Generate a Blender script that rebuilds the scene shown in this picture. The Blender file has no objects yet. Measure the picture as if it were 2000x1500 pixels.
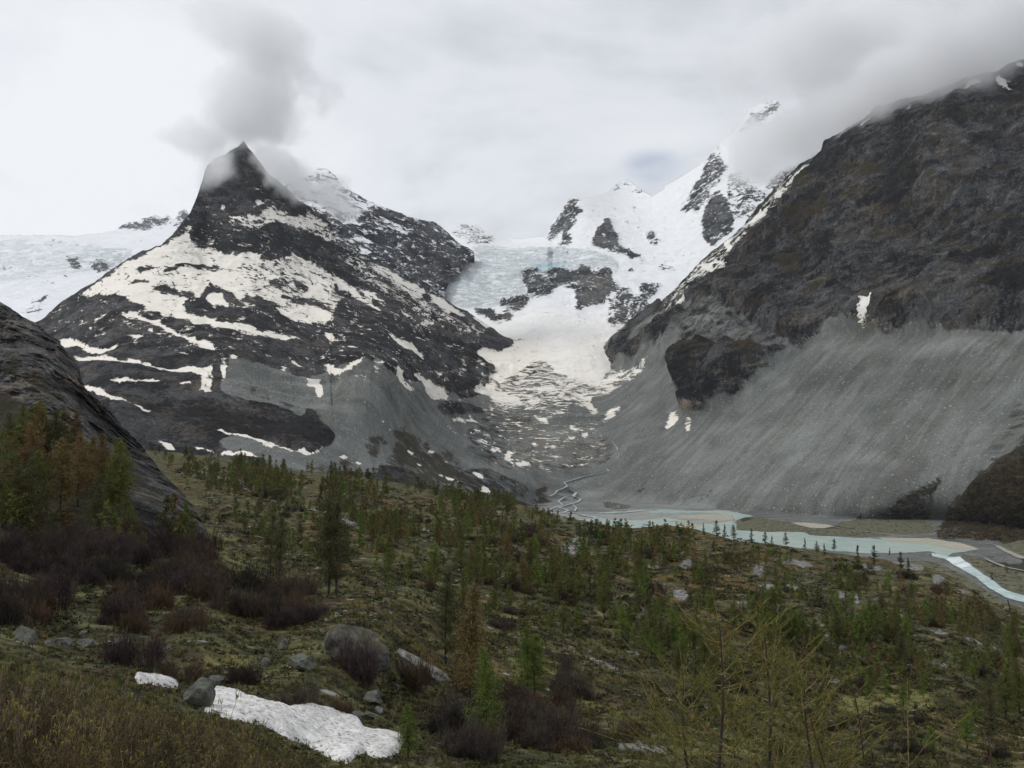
import bpy, math, random
import numpy as np
from math import radians as R
random.seed(7); RNG = np.random.default_rng(11)
scene = bpy.context.scene
# ------------------------------------------------------------------ camera
F = 1664.0; CX, CY, HY = 1000.0, 750.0, 880.0
PITCH = math.atan((HY-CY)/F)
cam = bpy.data.cameras.new("camera"); camo = bpy.data.objects.new("camera", cam)
scene.collection.objects.link(camo); scene.camera = camo
cam.sensor_width = 36; cam.sensor_fit = 'HORIZONTAL'; cam.lens = 36*F/2000
cam.clip_start = 0.1; cam.clip_end = 60000
camo.location = (0, 0, 0); camo.rotation_euler = (math.pi/2+PITCH, 0, 0)
# ------------------------------------------------------------------ render
scene.view_settings.view_transform = 'Standard'; scene.view_settings.look = 'None'
scene.view_settings.exposure = 0.0; scene.view_settings.gamma = 1
cy = scene.cycles
cy.max_bounces = 6; cy.diffuse_bounces = 2; cy.glossy_bounces = 2; cy.transmission_bounces = 1
cy.volume_bounces = 3; cy.transparent_max_bounces = 8; cy.volume_step_rate = 0.9; cy.volume_max_steps = 256
cy.caustics_reflective = False; cy.caustics_refractive = False
cy.use_denoising = True; cy.adaptive_threshold = 0.025
# ------------------------------------------------------------------ node helpers
class NT:
    def __init__(s, tree): s.t = tree; s.n = tree.nodes; s.l = tree.links
    def new(s, kind, **kw):
        n = s.n.new(kind)
        for k, v in kw.items(): setattr(n, k, v)
        return n
    def put(s, n, key, val):
        i = n.inputs[key]
        if hasattr(val, 'is_output') or isinstance(val, bpy.types.NodeSocket): s.l.new(val, i)
        else:
            if isinstance(val, tuple) and len(val) == 3 and i.type == 'RGBA': val = (*val, 1)
            i.default_value = val
    def math(s, op, a, b=0.0, c=0.0, clamp=False):
        n = s.new('ShaderNodeMath', operation=op, use_clamp=clamp)
        s.put(n, 0, a); s.put(n, 1, b); s.put(n, 2, c); return n.outputs[0]
    def vmath(s, op, a, b=(0, 0, 0)):
        n = s.new('ShaderNodeVectorMath', operation=op); s.put(n, 0, a); s.put(n, 1, b)
        return n.outputs[1] if op in ('LENGTH', 'DOT_PRODUCT', 'DISTANCE') else n.outputs[0]
    def map(s, v, a, b, c=0.0, d=1.0, smooth=False):
        n = s.new('ShaderNodeMapRange'); n.clamp = True
        if smooth: n.interpolation_type = 'SMOOTHSTEP'
        for k, x in zip((0, 1, 2, 3, 4), (v, a, b, c, d)): s.put(n, k, x)
        return n.outputs[0]
    def noise(s, vec, scale, detail=4.0, rough=0.5, dist=0.0, lac=2.0):
        n = s.new('ShaderNodeTexNoise'); s.put(n, 'Vector', vec); s.put(n, 'Scale', scale); s.put(n, 'Detail', detail)
        s.put(n, 'Roughness', rough); s.put(n, 'Distortion', dist); s.put(n, 'Lacunarity', lac); return n.outputs[0]
    def voro(s, vec, scale, feature='F1', out=0):
        n = s.new('ShaderNodeTexVoronoi', feature=feature); s.put(n, 'Vector', vec); s.put(n, 'Scale', scale); return n.outputs[out]
    def mapping(s, vec, loc=(0, 0, 0), rot=(0, 0, 0), sc=(1, 1, 1)):
        n = s.new('ShaderNodeMapping'); s.put(n, 0, vec); s.put(n, 1, loc); s.put(n, 2, rot); s.put(n, 3, sc); return n.outputs[0]
    def mix(s, f, a, b):
        n = s.new('ShaderNodeMix', data_type='RGBA'); s.put(n, 0, f); s.put(n, 6, a); s.put(n, 7, b); return n.outputs[2]
    def mul(s, a, b):
        n = s.new('ShaderNodeMix', data_type='RGBA', blend_type='MULTIPLY'); n.inputs[0].default_value = 1
        s.put(n, 6, a); s.put(n, 7, b); return n.outputs[2]
    def sep(s, v):
        n = s.new('ShaderNodeSeparateXYZ'); s.put(n, 0, v); return n.outputs
    def comb(s, x, y, z):
        n = s.new('ShaderNodeCombineXYZ'); s.put(n, 0, x); s.put(n, 1, y); s.put(n, 2, z); return n.outputs[0]
def new_mat(name):
    m = bpy.data.materials.new(name); m.use_nodes = True; t = NT(m.node_tree)
    for n in list(t.n): t.n.remove(n)
    out = t.new('ShaderNodeOutputMaterial'); b = t.new('ShaderNodeBsdfPrincipled')
    t.l.new(b.outputs[0], out.inputs[0]); b.inputs['Roughness'].default_value = 0.9
    b.inputs['Specular IOR Level'].default_value = 0.15
    return m, t, b
def pix(px, py):
    """direction with y = 1 for a photo pixel (2000 x 1500), array-friendly"""
    u = (np.asarray(px, float)-CX)/F; v = (CY-np.asarray(py, float))/F
    c, s = math.cos(PITCH), math.sin(PITCH)
    y = c - v*s; z = s + v*c
    return u/y, z/y
def P(px, py, D):
    a, b = pix(px, py); return np.stack([a*D, np.broadcast_to(D, np.shape(a)), b*D], -1)
# ------------------------------------------------------------------ world: overcast sky
w = bpy.data.worlds.new("World"); scene.world = w; w.use_nodes = True
t = NT(w.node_tree)
for n in list(t.n): t.n.remove(n)
SUN_EL, SUN_AZ = R(46), R(262)
sky = t.new('ShaderNodeTexSky'); sky.sky_type = 'NISHITA'; sky.sun_disc = False
sky.sun_elevation = SUN_EL; sky.sun_rotation = SUN_AZ
bg1 = t.new('ShaderNodeBackground'); t.l.new(sky.outputs[0], bg1.inputs[0]); bg1.inputs[1].default_value = 0.1
tc = t.new('ShaderNodeTexCoord').outputs['Generated']
sx, sy, sz = t.sep(tc)
# project the direction on a cloud ceiling so that the layers flatten towards the horizon
den = t.math('ADD', t.math('MAXIMUM', sz, 0.0), 0.22)
cv = t.comb(t.math('DIVIDE', sx, den), t.math('DIVIDE', sy, den), 0.0)
n1 = t.noise(cv, 1.7, 6, .52, 0.3)
n2 = t.noise(t.mapping(cv, loc=(5.2, 1.3, 0), sc=(1, .8, 1)), 0.55, 3, .5, .3)
n3 = t.noise(t.mapping(tc, sc=(1, 1, 2.2)), 7.0, 4, .5, .2)
v = t.math('ADD', t.math('MULTIPLY', n1, .62), t.math('MULTIPLY', n2, .45))
v = t.math('ADD', v, t.math('MULTIPLY', n3, .12))
col = t.new('ShaderNodeValToRGB'); t.l.new(v, col.inputs[0])
e = col.color_ramp.elements; e[0].position = .44; e[0].color = (.56, .585, .635, 1); e[1].position = .68; e[1].color = (.93, .945, .97, 1)
q = e.new(.56); q.color = (.82, .845, .885, 1)
# heavier cloud to the upper right, brighter bank low on the left
dr = t.vmath('DISTANCE', tc, (0.62, 0.70, 0.50)); dk = t.map(dr, 0.0, 0.55, .66, 1.0, True)
dl = t.vmath('DISTANCE', tc, (-0.42, 0.88, 0.22)); lt = t.map(dl, 0.0, 0.6, 1.05, 1.0, True)
c2 = t.mul(t.mul(col.outputs[0], t.comb(dk, dk, dk)), t.comb(lt, lt, lt))
db = t.vmath('DISTANCE', t.mapping(tc, sc=(1, 1, 2.0)), (0.157, 0.935, 0.635))
hole = t.math('MULTIPLY', t.map(db, 0.012, 0.05, 1, 0, True), t.map(n3, .42, .6, 0.3, 1))
c2 = t.mix(t.math('MULTIPLY', hole, .7), c2, (.40, .47, .62))
bg2 = t.new('ShaderNodeBackground'); t.l.new(c2, bg2.inputs[0]); bg2.inputs[1].default_value = 0.97
mx = t.new('ShaderNodeMixShader'); mx.inputs[0].default_value = 0.94
t.l.new(bg1.outputs[0], mx.inputs[1]); t.l.new(bg2.outputs[0], mx.inputs[2])
wo = t.new('ShaderNodeOutputWorld'); t.l.new(mx.outputs[0], wo.inputs[0])
# ------------------------------------------------------------------ sun through cloud
sun = bpy.data.lights.new("sun", 'SUN'); sun.energy = 1.5; sun.angle = R(12); sun.color = (1, .97, .92)
suno = bpy.data.objects.new("sun", sun); scene.collection.objects.link(suno)
d = np.array([math.sin(SUN_AZ)*math.cos(SUN_EL), math.cos(SUN_AZ)*math.cos(SUN_EL), math.sin(SUN_EL)])
from mathutils import Vector
suno.rotation_euler = Vector(d).to_track_quat('Z', 'Y').to_euler()
# ------------------------------------------------------------------ numpy noise
def _h(ix, iy, iz, seed):
    h = (ix.astype(np.uint32)*np.uint32(374761393) + iy.astype(np.uint32)*np.uint32(668265263)
         + iz.astype(np.uint32)*np.uint32(2147483647 & 1274126177) + np.uint32(seed*97+13))
    h = (h ^ (h >> np.uint32(13)))*np.uint32(1274126177); h ^= h >> np.uint32(16)
    return h.astype(np.float32)/np.float32(4294967295.0)*2-1
def vnoise(p, seed=0):
    p = p.astype(np.float32); f = np.floor(p); i = f.astype(np.int64); f = p-f; f = f*f*(3-2*f)
    x, y, z = i[..., 0], i[..., 1], i[..., 2]; fx, fy, fz = f[..., 0], f[..., 1], f[..., 2]
    def L(a, b, w): return a+(b-a)*w
    r = []
    for dz in (0, 1):
        for dy in (0, 1):
            r.append(L(_h(x, y+dy, z+dz, seed), _h(x+1, y+dy, z+dz, seed), fx))
    return L(L(r[0], r[1], fy), L(r[2], r[3], fy), fz)
def fbm(p, wl, octs=5, gain=.5, ridged=False, seed=0):
    p = np.asarray(p, float)/wl; s = 0; a = 1; tot = 0
    for k in range(octs):
        n = vnoise(p, seed+k*7)
        if ridged: n = 1-2*np.abs(n)
        s = s+a*n; tot += a; a *= gain; p = p*2.03+np.array([17.3, 5.1, 9.7])
    return s/tot
# ------------------------------------------------------------------ thin-plate interpolation of depth over control points
class TPS:
    def __init__(s, pts):
        a = np.array(pts, float); s.c = a[:, :2]/500; v = np.log(a[:, 2]); n = len(a)
        K = s.k(s.c, s.c)+np.eye(n)*1e-3; Q = np.hstack([np.ones((n, 1)), s.c])
        A = np.block([[K, Q], [Q.T, np.zeros((3, 3))]]); s.w = np.linalg.solve(A, np.concatenate([v, np.zeros(3)]))
    @staticmethod
    def k(a, b):
        d2 = ((a[:, None]-b[None])**2).sum(-1); return 0.5*d2*np.log(d2+1e-12)
    def __call__(s, px, py):
        sh = np.shape(px); q = np.stack([np.ravel(px), np.ravel(py)], -1)/500; o = np.empty(len(q))
        for i in range(0, len(q), 60000):
            b = q[i:i+60000]; o[i:i+60000] = s.k(b, s.c)@s.w[:-3]+s.w[-3]+b@s.w[-2:]
        return np.exp(o).reshape(sh)
# ------------------------------------------------------------------ region maps in survey coordinates
MW, MH, OX, OY = 2600, 1900, 300, 200      # the maps reach past the frame on every side
def crop(o, k, pts): return [(o[0]+x*k, o[1]+y*k) for x, y in pts]
C1 = lambda *p: crop((0, 200), .35, p)
C2 = lambda *p: crop((600, 280), .35, p)
C3 = lambda *p: crop((1300, 100), .35, p)
C4 = lambda *p: crop((0, 550), .35, p)
C5 = lambda *p: crop((600, 700), .35, p)
C6 = lambda *p: crop((1300, 600), .35, p)
C7 = lambda *p: crop((0, 975), .35, p)
C8 = lambda *p: crop((650, 975), .35, p)
C9 = lambda *p: crop((1300, 975), .35, p)
CG = lambda *p: crop((850, 430), .25, p)
CV = lambda *p: crop((1000, 800), .2, p)
CQ = lambda *p: crop((1600, 1150), .23333, p)
PX = lambda *p: list(p)
def inside(poly, X, Y):
    r = np.zeros(np.shape(X), bool); n = len(poly)
    for i in range(n):
        x1, y1 = poly[i]; x2, y2 = poly[(i+1) % n]
        if y1 == y2: continue
        c = ((y1 > Y) != (y2 > Y)) & (X < (x2-x1)*(Y-y1)/(y2-y1)+x1); r ^= c
    return r
def fill(M, poly, val, mode='set'):
    xs = [p[0] for p in poly]; ys = [p[1] for p in poly]
    x0, x1 = max(-OX, int(min(xs))-1), min(MW-OX-1, int(max(xs))+2); y0, y1 = max(-OY, int(min(ys))-1), min(MH-OY-1, int(max(ys))+2)
    X, Y = np.meshgrid(np.arange(x0, x1)+.5, np.arange(y0, y1)+.5)
    m = inside(poly, X, Y); V = M[y0+OY:y1+OY, x0+OX:x1+OX]
    if mode == 'set': V[m] = val
    else: V[m] = np.maximum(V[m], val)
def ell(M, x, y, rx, ry, val, ang=0):
    c, s = math.cos(R(ang)), math.sin(R(ang)); q = [random.uniform(.45, 1.25) for _ in range(13)]
    fill(M, [(x+q[i]*(rx*math.cos(t)*c-ry*math.sin(t)*s), y+q[i]*(rx*math.cos(t)*s+ry*math.sin(t)*c)) for i, t in enumerate(np.linspace(0, 6.28, 14)[:-1])], val)
def blur(M, r):
    for _ in range(2):
        for ax in (0, 1):
            P_ = np.pad(M, [(r+1, r) if k == ax else (0, 0) for k in (0, 1)], mode='edge'); c = np.cumsum(P_, ax, dtype=np.float64)
            n = M.shape[ax]; hi = np.take(c, np.arange(2*r+1, 2*r+1+n), ax); lo = np.take(c, np.arange(0, n), ax); M = ((hi-lo)/(2*r+1)).astype(np.float32)
    return M
def blank(v=0.0): return np.full((MH, MW), v, np.float32)
def samp(M, px, py):
    x = np.clip(np.asarray(px)+OX-.5, 0, MW-1.001); y = np.clip(np.asarray(py)+OY-.5, 0, MH-1.001)
    i, j = x.astype(int), y.astype(int); fx, fy = x-i, y-j
    return (M[j, i]*(1-fx)*(1-fy)+M[j, i+1]*fx*(1-fy)+M[j+1, i]*(1-fx)*fy+M[j+1, i+1]*fx*fy)
# ------------------------------------------------------------------ mesh helpers
def mesh_np(name, V, Fs, mat=None, smooth=True, attrs=None, mids=None):
    """V (n,3); Fs list of (k, m) int arrays of equal-size faces"""
    me = bpy.data.meshes.new(name); V = np.asarray(V, np.float32); me.vertices.add(len(V)); me.vertices.foreach_set('co', V.ravel())
    Fs = [np.asarray(f, np.int32) for f in Fs if len(f)]
    loops = np.concatenate([f.ravel() for f in Fs]); sizes = np.concatenate([np.full(len(f), f.shape[1], np.int32) for f in Fs])
    me.loops.add(len(loops)); me.loops.foreach_set('vertex_index', loops); me.polygons.add(len(sizes))
    st = np.concatenate([[0], np.cumsum(sizes)[:-1]]).astype(np.int32); me.polygons.foreach_set('loop_start', st)
    me.polygons.foreach_set('loop_total', sizes)
    if mids is not None: me.polygons.foreach_set('material_index', np.asarray(mids, np.int32))
    me.polygons.foreach_set('use_smooth', np.full(len(sizes), smooth))
    for k, a in (attrs or {}).items():
        a = np.asarray(a, np.float32)
        if a.ndim == 2: at = me.color_attributes.new(k, 'FLOAT_COLOR', 'POINT'); at.data.foreach_set('color', a.ravel())
        else: at = me.attributes.new(k, 'FLOAT', 'POINT'); at.data.foreach_set('value', a)
    for m in (mat if isinstance(mat, (list, tuple)) else [mat] if mat else []): me.materials.append(m)
    me.update(); me.validate(); return me
def link(name, me, parent=None, loc=(0, 0, 0), rz=0, sc=1, **props):
    o = bpy.data.objects.new(name, me); scene.collection.objects.link(o); o.location = loc; o.rotation_euler[2] = rz
    o.scale = (sc, sc, sc) if not isinstance(sc, tuple) else sc
    if parent: o.parent = parent
    for k, v in props.items(): o[k] = v
    return o
def grid_faces(nr, nc, keep=None):
    i = np.arange(nr-1)[:, None]*nc+np.arange(nc-1)[None]; f = np.stack([i, i+nc, i+nc+1, i+1], -1)
    return f.reshape(-1, 4) if keep is None else f[keep]
def ipoly(line, xs):
    a = np.array(line, float); return np.interp(xs, a[:, 0], a[:, 1])
# ------------------------------------------------------------------ terrain masks
RMASK = blank(); SNOW, SCREE, VEG, ICE, ROUGH = blank(), blank(), blank(), blank(), blank(1.0)
# --- left mountain: snow field below the pyramid and its rock islands
fill(SNOW, C1((900,800),(960,770),(1060,720),(1060,760),(1100,820),(1150,840),(1200,850),(1240,870),(1290,860),(1380,850),(1440,850),(1450,890),(1520,905),(1580,880),(1640,860),(1720,900),(1800,940),(1880,980),(1920,1010),(2000,1060),(2000,1100),(1900,1040),(1820,1010),(1880,1080),(1880,1110),(1780,1100),(1760,1140),(1830,1190),(1800,1240),(1720,1250),(1640,1240),(1580,1210),(1500,1160),(1440,1130),(1380,1090),(1340,1130),(1280,1080),(1200,1040),(1150,1060),(1140,1100),(1080,1100),(1040,1120),(1030,1160),(1080,1190),(1200,1210),(1350,1260),(1500,1300),(1600,1325),(1680,1325),(1560,1340),(1450,1320),(1330,1290),(1200,1270),(1100,1250),(1000,1210),(900,1180),(800,1150),(720,1120),(650,1090),(560,1080),(450,1070),(540,1010),(640,940),(720,890),(800,850)), .78)
fill(SNOW, C1((1400,910),(1650,880),(1860,1020),(1900,1120),(1820,1250),(1700,1250),(1500,1150),(1380,1060)), .60)
fill(SNOW, C1((1150,1060),(1200,1045),(1270,1085),(1290,1130),(1270,1150),(1180,1140),(1140,1110)), .8)
for h in (C1((830,1050),(900,1035),(980,1050),(1080,1070),(1080,1090),(1000,1105),(940,1090),(860,1070)), C1((710,1030),(760,1000),(840,1005),(800,1025),(740,1030)), C1((750,965),(800,915),(860,930),(800,962)),
          C1((910,955),(980,912),(1080,905),(1200,918),(1300,940),(1180,940),(1060,935),(980,950)), C1((1120,1100),(1130,1060),(1180,1005),(1240,1035),(1300,1080),(1330,1125),(1280,1140),(1240,1080),(1190,1065),(1140,1115)),
          C1((1490,1010),(1560,990),(1600,1020),(1560,1040),(1500,1030)), C1((1620,1020),(1690,1010),(1740,1050),(1700,1070),(1640,1060)), C1((1400,1080),(1430,1080),(1530,1150),(1570,1205),(1500,1190),(1430,1150)),
          C1((1560,1080),(1680,1100),(1800,1130),(1830,1180),(1750,1170),(1640,1130),(1560,1100)), C1((1030,1150),(1050,1110),(1090,1090),(1150,1140),(1230,1150),(1290,1160),(1350,1200),(1400,1210),(1460,1250),(1330,1250),(1200,1220),(1090,1200),(1050,1180))):
    fill(SNOW, h, .08)
fill(SNOW, C1((1270,670),(1330,645),(1400,650),(1440,640),(1500,610),(1560,620),(1620,640),(1680,620),(1740,640),(1800,680),(1840,740),(1880,780),(1840,780),(1760,740),(1680,730),(1600,710),(1500,700),(1440,720),(1380,710),(1340,700),(1360,680)), .62)
for q, v in (((1420,560,1440,545,1475,560,1460,575),.95), ((1400,490,1455,482,1440,499),.95), ((1225,605,1255,568,1245,612),.9), ((690,1190,760,1188,880,1238,980,1285,1100,1335,1190,1367,1200,1392,1150,1382,1060,1345,960,1300,860,1255,760,1208,700,1212),.9),
             ((540,1222,600,1190,590,1212,560,1227),.95), ((820,1297,850,1270,855,1292),.9), ((725,1316,790,1320,785,1331),.9), ((345,1325,400,1325,450,1350,520,1370,600,1380,660,1355,640,1385,560,1412,480,1395,440,1372,380,1377,345,1360),.95)):
    fill(SNOW, C1(*zip(q[::2], q[1::2])), v)
for q, v in (((430,440,560,430,640,450,740,450,840,480,960,495,1080,495,1190,488,1180,535,1110,522,980,520,880,502,780,478,640,467,560,452,450,457),.92), ((1130,500,1185,510,1175,600,1110,607,1130,560),.7), ((620,550,740,545,860,550,930,565,880,572,760,562,630,567),.9),
             ((980,565,1060,560,1095,590,1040,582),.9), ((1105,600,1170,575,1170,612),.95), ((1225,490,1270,480,1260,550,1240,560),.9), ((1240,472,1290,425,1335,440,1270,437,1250,477),.95), ((470,580,560,598,660,638,740,678,850,718,830,733,760,695,660,660,560,620,480,604),.9),
             ((1200,833,1290,848,1350,838,1420,866,1500,900,1600,926,1720,960,1840,912,1720,975,1600,942,1500,914,1420,884,1340,864,1270,864),.95), ((1220,960,1340,948,1400,968,1500,998,1522,1007,1430,990,1340,974,1240,972),.92), ((1080,910,1190,943,1180,958,1100,928),.9), ((870,873,910,878,990,940,930,932),.85),
             ((1700,565,1750,570,1785,560,1795,650,1760,612),1), ((970,403,1040,403,1075,437,1020,417),.85), ((1585,428,1640,453,1705,502,1660,487),.9)):
    fill(SNOW, C4(*zip(q[::2], q[1::2])), v)
for q, v in (((100,38,150,58,200,75,250,38,290,18,300,35,240,80,180,117,130,102),1), ((0,140,30,130,60,160,75,220,50,210),1)):
    fill(SNOW, C5(*zip(q[::2], q[1::2])), v)
for q, v in (((0,680,60,700,150,740,240,798,330,868,425,953,380,938,280,866,180,796,90,735,0,705),.8), ((340,660,420,680,500,720,540,770,600,790,660,830,640,870,600,860,560,830,520,820,480,780,420,740,360,710),.68), ((170,640,250,680,340,720,380,770,320,740,240,690),.6),
             ((280,810,350,828,425,892,370,875,320,842),.8), ((680,830,760,870,800,910,880,958,860,974,780,945,700,893),.85), ((490,918,570,963,560,976),.95), ((590,998,700,1018,690,1033,620,1022),.85), ((900,940,960,980,1040,1020,1000,1042,930,980),.72), ((455,1070,480,1080,540,1130,560,1172,520,1155),.95),
             ((530,1123,590,1140,630,1190,635,1212,580,1182,550,1162),.95), ((95,1070,140,1088,145,1127,110,1107),1), ((190,1150,240,1130,300,1170,260,1162),.7), ((460,1268,500,1298,588,1397,560,1394,490,1322),1), ((570,1308,640,1328,720,1368,782,1408,772,1444,690,1434,650,1380),1), ((680,1268,738,1315,720,1319),1),
             ((0,780,60,790,120,840,170,880,100,885,30,880,0,860),.85), ((0,900,80,930,100,1000,40,1015,0,990),.9), ((100,960,140,990,120,1002),.9), ((0,370,60,400,120,450,170,555,120,530,60,470,0,420),.62)):
    fill(SNOW, C2(*zip(q[::2], q[1::2])), v)
fill(SNOW, PX((640,450),(700,500),(800,575),(905,625),(960,665),(900,660),(800,610),(700,545)), .4, 'max')
fill(SNOW, C1((250,1180),(640,960),(900,800),(1100,560),(1400,420),(1700,620),(2100,900),(2100,1600),(1200,1450),(300,1300)), .15, 'max'); fill(SNOW, C2((0,600),(300,700),(700,850),(1000,1050),(1000,1300),(700,1400),(300,1250),(0,1200)), .15, 'max')
# --- glacier tongue and the striped debris below it
fill(SNOW, C2((1400,820),(1480,840),(1485,930),(1560,920),(1650,900),(1700,920),(1640,1000),(1700,1040),(1790,1030),(1740,1080),(1640,1110),(1560,1140),(1440,1150),(1420,1180),(1500,1200),(1440,1260),(1370,1280),(1280,1300),(1200,1330),(1130,1390),(1100,1400),(1010,1320),(1050,1290),(1000,1240),(940,1200),(950,1175),(1080,1160),(1150,1120),(1150,1100),(1060,1040),(1130,990),(1200,930),(1260,880),(1340,860)), .97)
fill(SNOW, C2((1440,1130),(1640,1110),(1760,1070),(1660,1150),(1560,1185),(1430,1180)), .55)
fill(SNOW, C2((1010,1320),(1060,1380),(1180,1290),(1280,1220),(1420,1210),(1500,1180),(1660,1200),(1700,1280),(1820,1250),(1900,1240),(1800,1330),(1700,1390),(1620,1430),(1500,1470),(1300,1500),(1100,1500),(960,1400),(940,1330)), .50)
fill(SNOW, C2((1420,1190),(1600,1180),(1660,1260),(1600,1330),(1450,1260)), .42)
for q, v in (((1480,1270,1560,1320,1640,1330,1720,1300,1790,1285,1700,1350,1600,1360,1520,1345),.9), ((1160,1085,1240,1070,1230,1100,1160,1105),.5), ((1290,1075,1500,1070,1490,1090,1300,1092),.62)):
    fill(SNOW, C2(*zip(q[::2], q[1::2])), v)
for q, v in (((1000,170,1100,198,1180,245,1195,272,1100,264,1000,234,900,217,940,200),.9), ((1250,163,1400,175,1422,195,1300,192),.9), ((1560,160,1700,110,1790,85,1700,142,1620,168),.95), ((1520,220,1580,228,1600,290,1645,298,1600,317,1560,292,1450,262,1550,282),.95),
             ((1660,342,1700,300,1762,288,1700,337),1), ((1650,165,1740,163,1700,182),.9), ((1820,90,1950,0,1930,25,1835,95),.9), ((1275,338,1330,348,1355,366,1300,372),1), ((1350,318,1430,308,1432,332),.95), ((990,288,1050,290,1040,300),1), ((810,338,850,335,895,372),1), ((925,458,980,468,1045,500,980,492),.9),
             ((1240,480,1290,468,1270,502),1), ((1440,448,1497,453,1460,462),1), ((1155,583,1220,583,1265,602,1200,602),1), ((1110,525,1155,535,1120,575),1), ((1020,470,1055,478,1040,490),1), ((925,405,975,405,960,420,930,425),.9)):
    fill(SNOW, C5(*zip(q[::2], q[1::2])), v)
for x, y, r in ((1480,403,22),(1550,436,22),(575,528,16),(622,590,22),(695,520,24),(790,672,18),(845,686,14),(950,652,26),(1000,750,28),(195,552,20),(282,585,18),(452,402,20),(410,365,12),(748,650,14),(905,355,10),(1180,375,12),(775,578,12),(1365,510,10),(1298,610,10)):
    ell(SNOW, 600+x*.35, 700+y*.35, r*.35*1.3, r*.35*.6, 1, 20)
fill(SNOW, C5((850,180),(1300,240),(1600,330),(1700,560),(1300,660),(950,560),(700,300)), .16, 'max')
# --- right mountain patches
for q, v in (((430,1012,480,960,560,918,602,898,560,952,480,1004),.95), ((345,1085,385,1050,388,1130,365,1152),1), ((200,1230,270,1205,350,1188,340,1232,280,1262,220,1242),.85), ((65,1432,130,1393,132,1447),1), ((720,752,790,690,838,663,820,712,770,752),.95), ((690,872,760,820,752,850),.9),
             ((630,850,690,790,770,778,700,832),.7), ((1630,337,1680,270,1690,215,1740,188,1780,198,1730,242,1660,332),1), ((1840,170,1870,158,1882,190,1942,168,1900,200,1942,227,1870,237),.95), ((1495,347,1547,323,1510,351),1), ((1335,387,1402,318,1352,387),.95), ((1950,100,2000,80,2000,125),.9), ((1090,475,1150,405,1232,338,1120,460),.8), ((1745,255,1760,252,1765,300,1748,292),.9)):
    fill(SNOW, C3(*zip(q[::2], q[1::2])), v)
fill(SNOW, C3((0,1420),(200,1215),(430,1010),(640,760),(840,610),(840,690),(700,860),(560,970),(400,1120),(150,1350),(20,1500)), .42, 'max'); fill(SNOW, C6((1095,157),(1130,118),(1160,75),(1190,78),(1202,112),(1180,140),(1120,158)), 1)
fill(SNOW, C6((5,672),(18,620),(50,573),(67,590),(45,622),(85,608),(70,652),(20,682)), .9)
fill(SNOW, C6((105,655),(135,628),(140,645),(118,662),(152,660),(140,692),(110,697),(120,672)), .9)
for x, y, rx, ry in ((1005,545,9,4),(1043,535,8,4),(1225,372,3,2)): ell(SNOW, 1300+x*.35, 100+y*.35, rx*.35, ry*.35, 1)
# --- scree
fill(SCREE, PX((900,985),(1300,985),(1840,1040),(2300,1030),(2300,1400),(560,1400),(560,1060),(900,1020)), 1)
fill(SCREE, C4((1270,430),(1400,460),(1560,510),(1700,560),(1790,560),(2000,500),(2100,440),(2100,1080),(1700,1080),(1500,1040),(1480,1000),(1300,960),(1230,870),(1350,850),(1500,905),(1720,965),(1860,900),(1870,850),(1800,790),(1650,760),(1500,700),(1380,690),(1290,650),(1220,620)), 1)
fill(SCREE, C5((0,120),(130,100),(300,30),(420,80),(560,130),(700,200),(900,230),(1000,240),(1200,270),(1300,280),(1500,250),(1600,150),(1700,60),(1800,0),(2100,0),(2100,900),(1000,900),(700,760),(600,640),(400,600),(0,620)), 1)
for q in (C5((700,260),(800,250),(900,270),(950,290),(1080,310),(1200,340),(1240,370),(1180,400),(1150,430),(1090,470),(1040,450),(1000,400),(940,360),(850,330),(740,310)), C5((850,505),(1000,505),(1060,540),(1000,565),(900,535)), C5((1300,475),(1430,428),(1550,448),(1565,482),(1440,470),(1360,495))):
    fill(SCREE, q, 0.05)
fill(SCREE, C5((1000,440),(1240,400),(1600,440),(1700,560),(1500,590),(1200,600),(1080,560)), .55)     # slabs polished by the ice
fill(SCREE, C5((830,620),(1000,600),(1180,680),(1250,740),(1150,800),(900,760),(800,700)), .45)
fill(SCREE, PX((1170,735),(1215,690),(1260,640),(1300,603),(1345,600),(1330,640),(1345,680),(1385,700),(1325,745),(1312,765),(1325,800),(1345,812),(1400,800),(1470,760),(1540,705),(1600,668),(1625,650),(1655,652),(1680,658),(1750,655),(1800,650),(1880,655),(1950,655),(2000,658),(2300,640),(2300,760),(2010,850),(1945,930),(1880,985),(1836,1045),(1836,1150),(1100,1150),(1100,900)), 1)
fill(SCREE, PX((1285,610),(1345,600),(1345,690),(1260,720),(1200,700)), .7)
fill(SCREE, CG((1240,1090),(1400,1000),(1600,960),(1750,860),(1900,760),(2000,700),(2000,820),(1850,930),(1720,1010),(1600,1100),(1450,1140),(1320,1160)), .15)
fill(SCREE, C2((1200,1330),(1460,1230),(1640,1300),(1800,1280),(1900,1300),(1600,1500),(1200,1480),(1000,1420)), 1)
fill(SCREE, C5((-10,290),(60,338),(110,378),(155,440),(135,485),(60,515),(-10,545)), 0); fill(SCREE, C4((1100,850),(1230,872),(1300,960),(1200,1000),(1100,960)), .3)
fill(SCREE, PX((1345,600),(1400,590),(1470,640),(1570,692),(1500,715),(1450,705),(1400,695),(1340,700)), .5); fill(SCREE, C5((860,300),(1250,330),(1700,400),(1720,600),(1500,640),(1200,660),(900,560)), .52); fill(SCREE, C5((1240,330),(1500,300),(1690,400),(1690,440),(1300,440)), .75)
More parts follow.
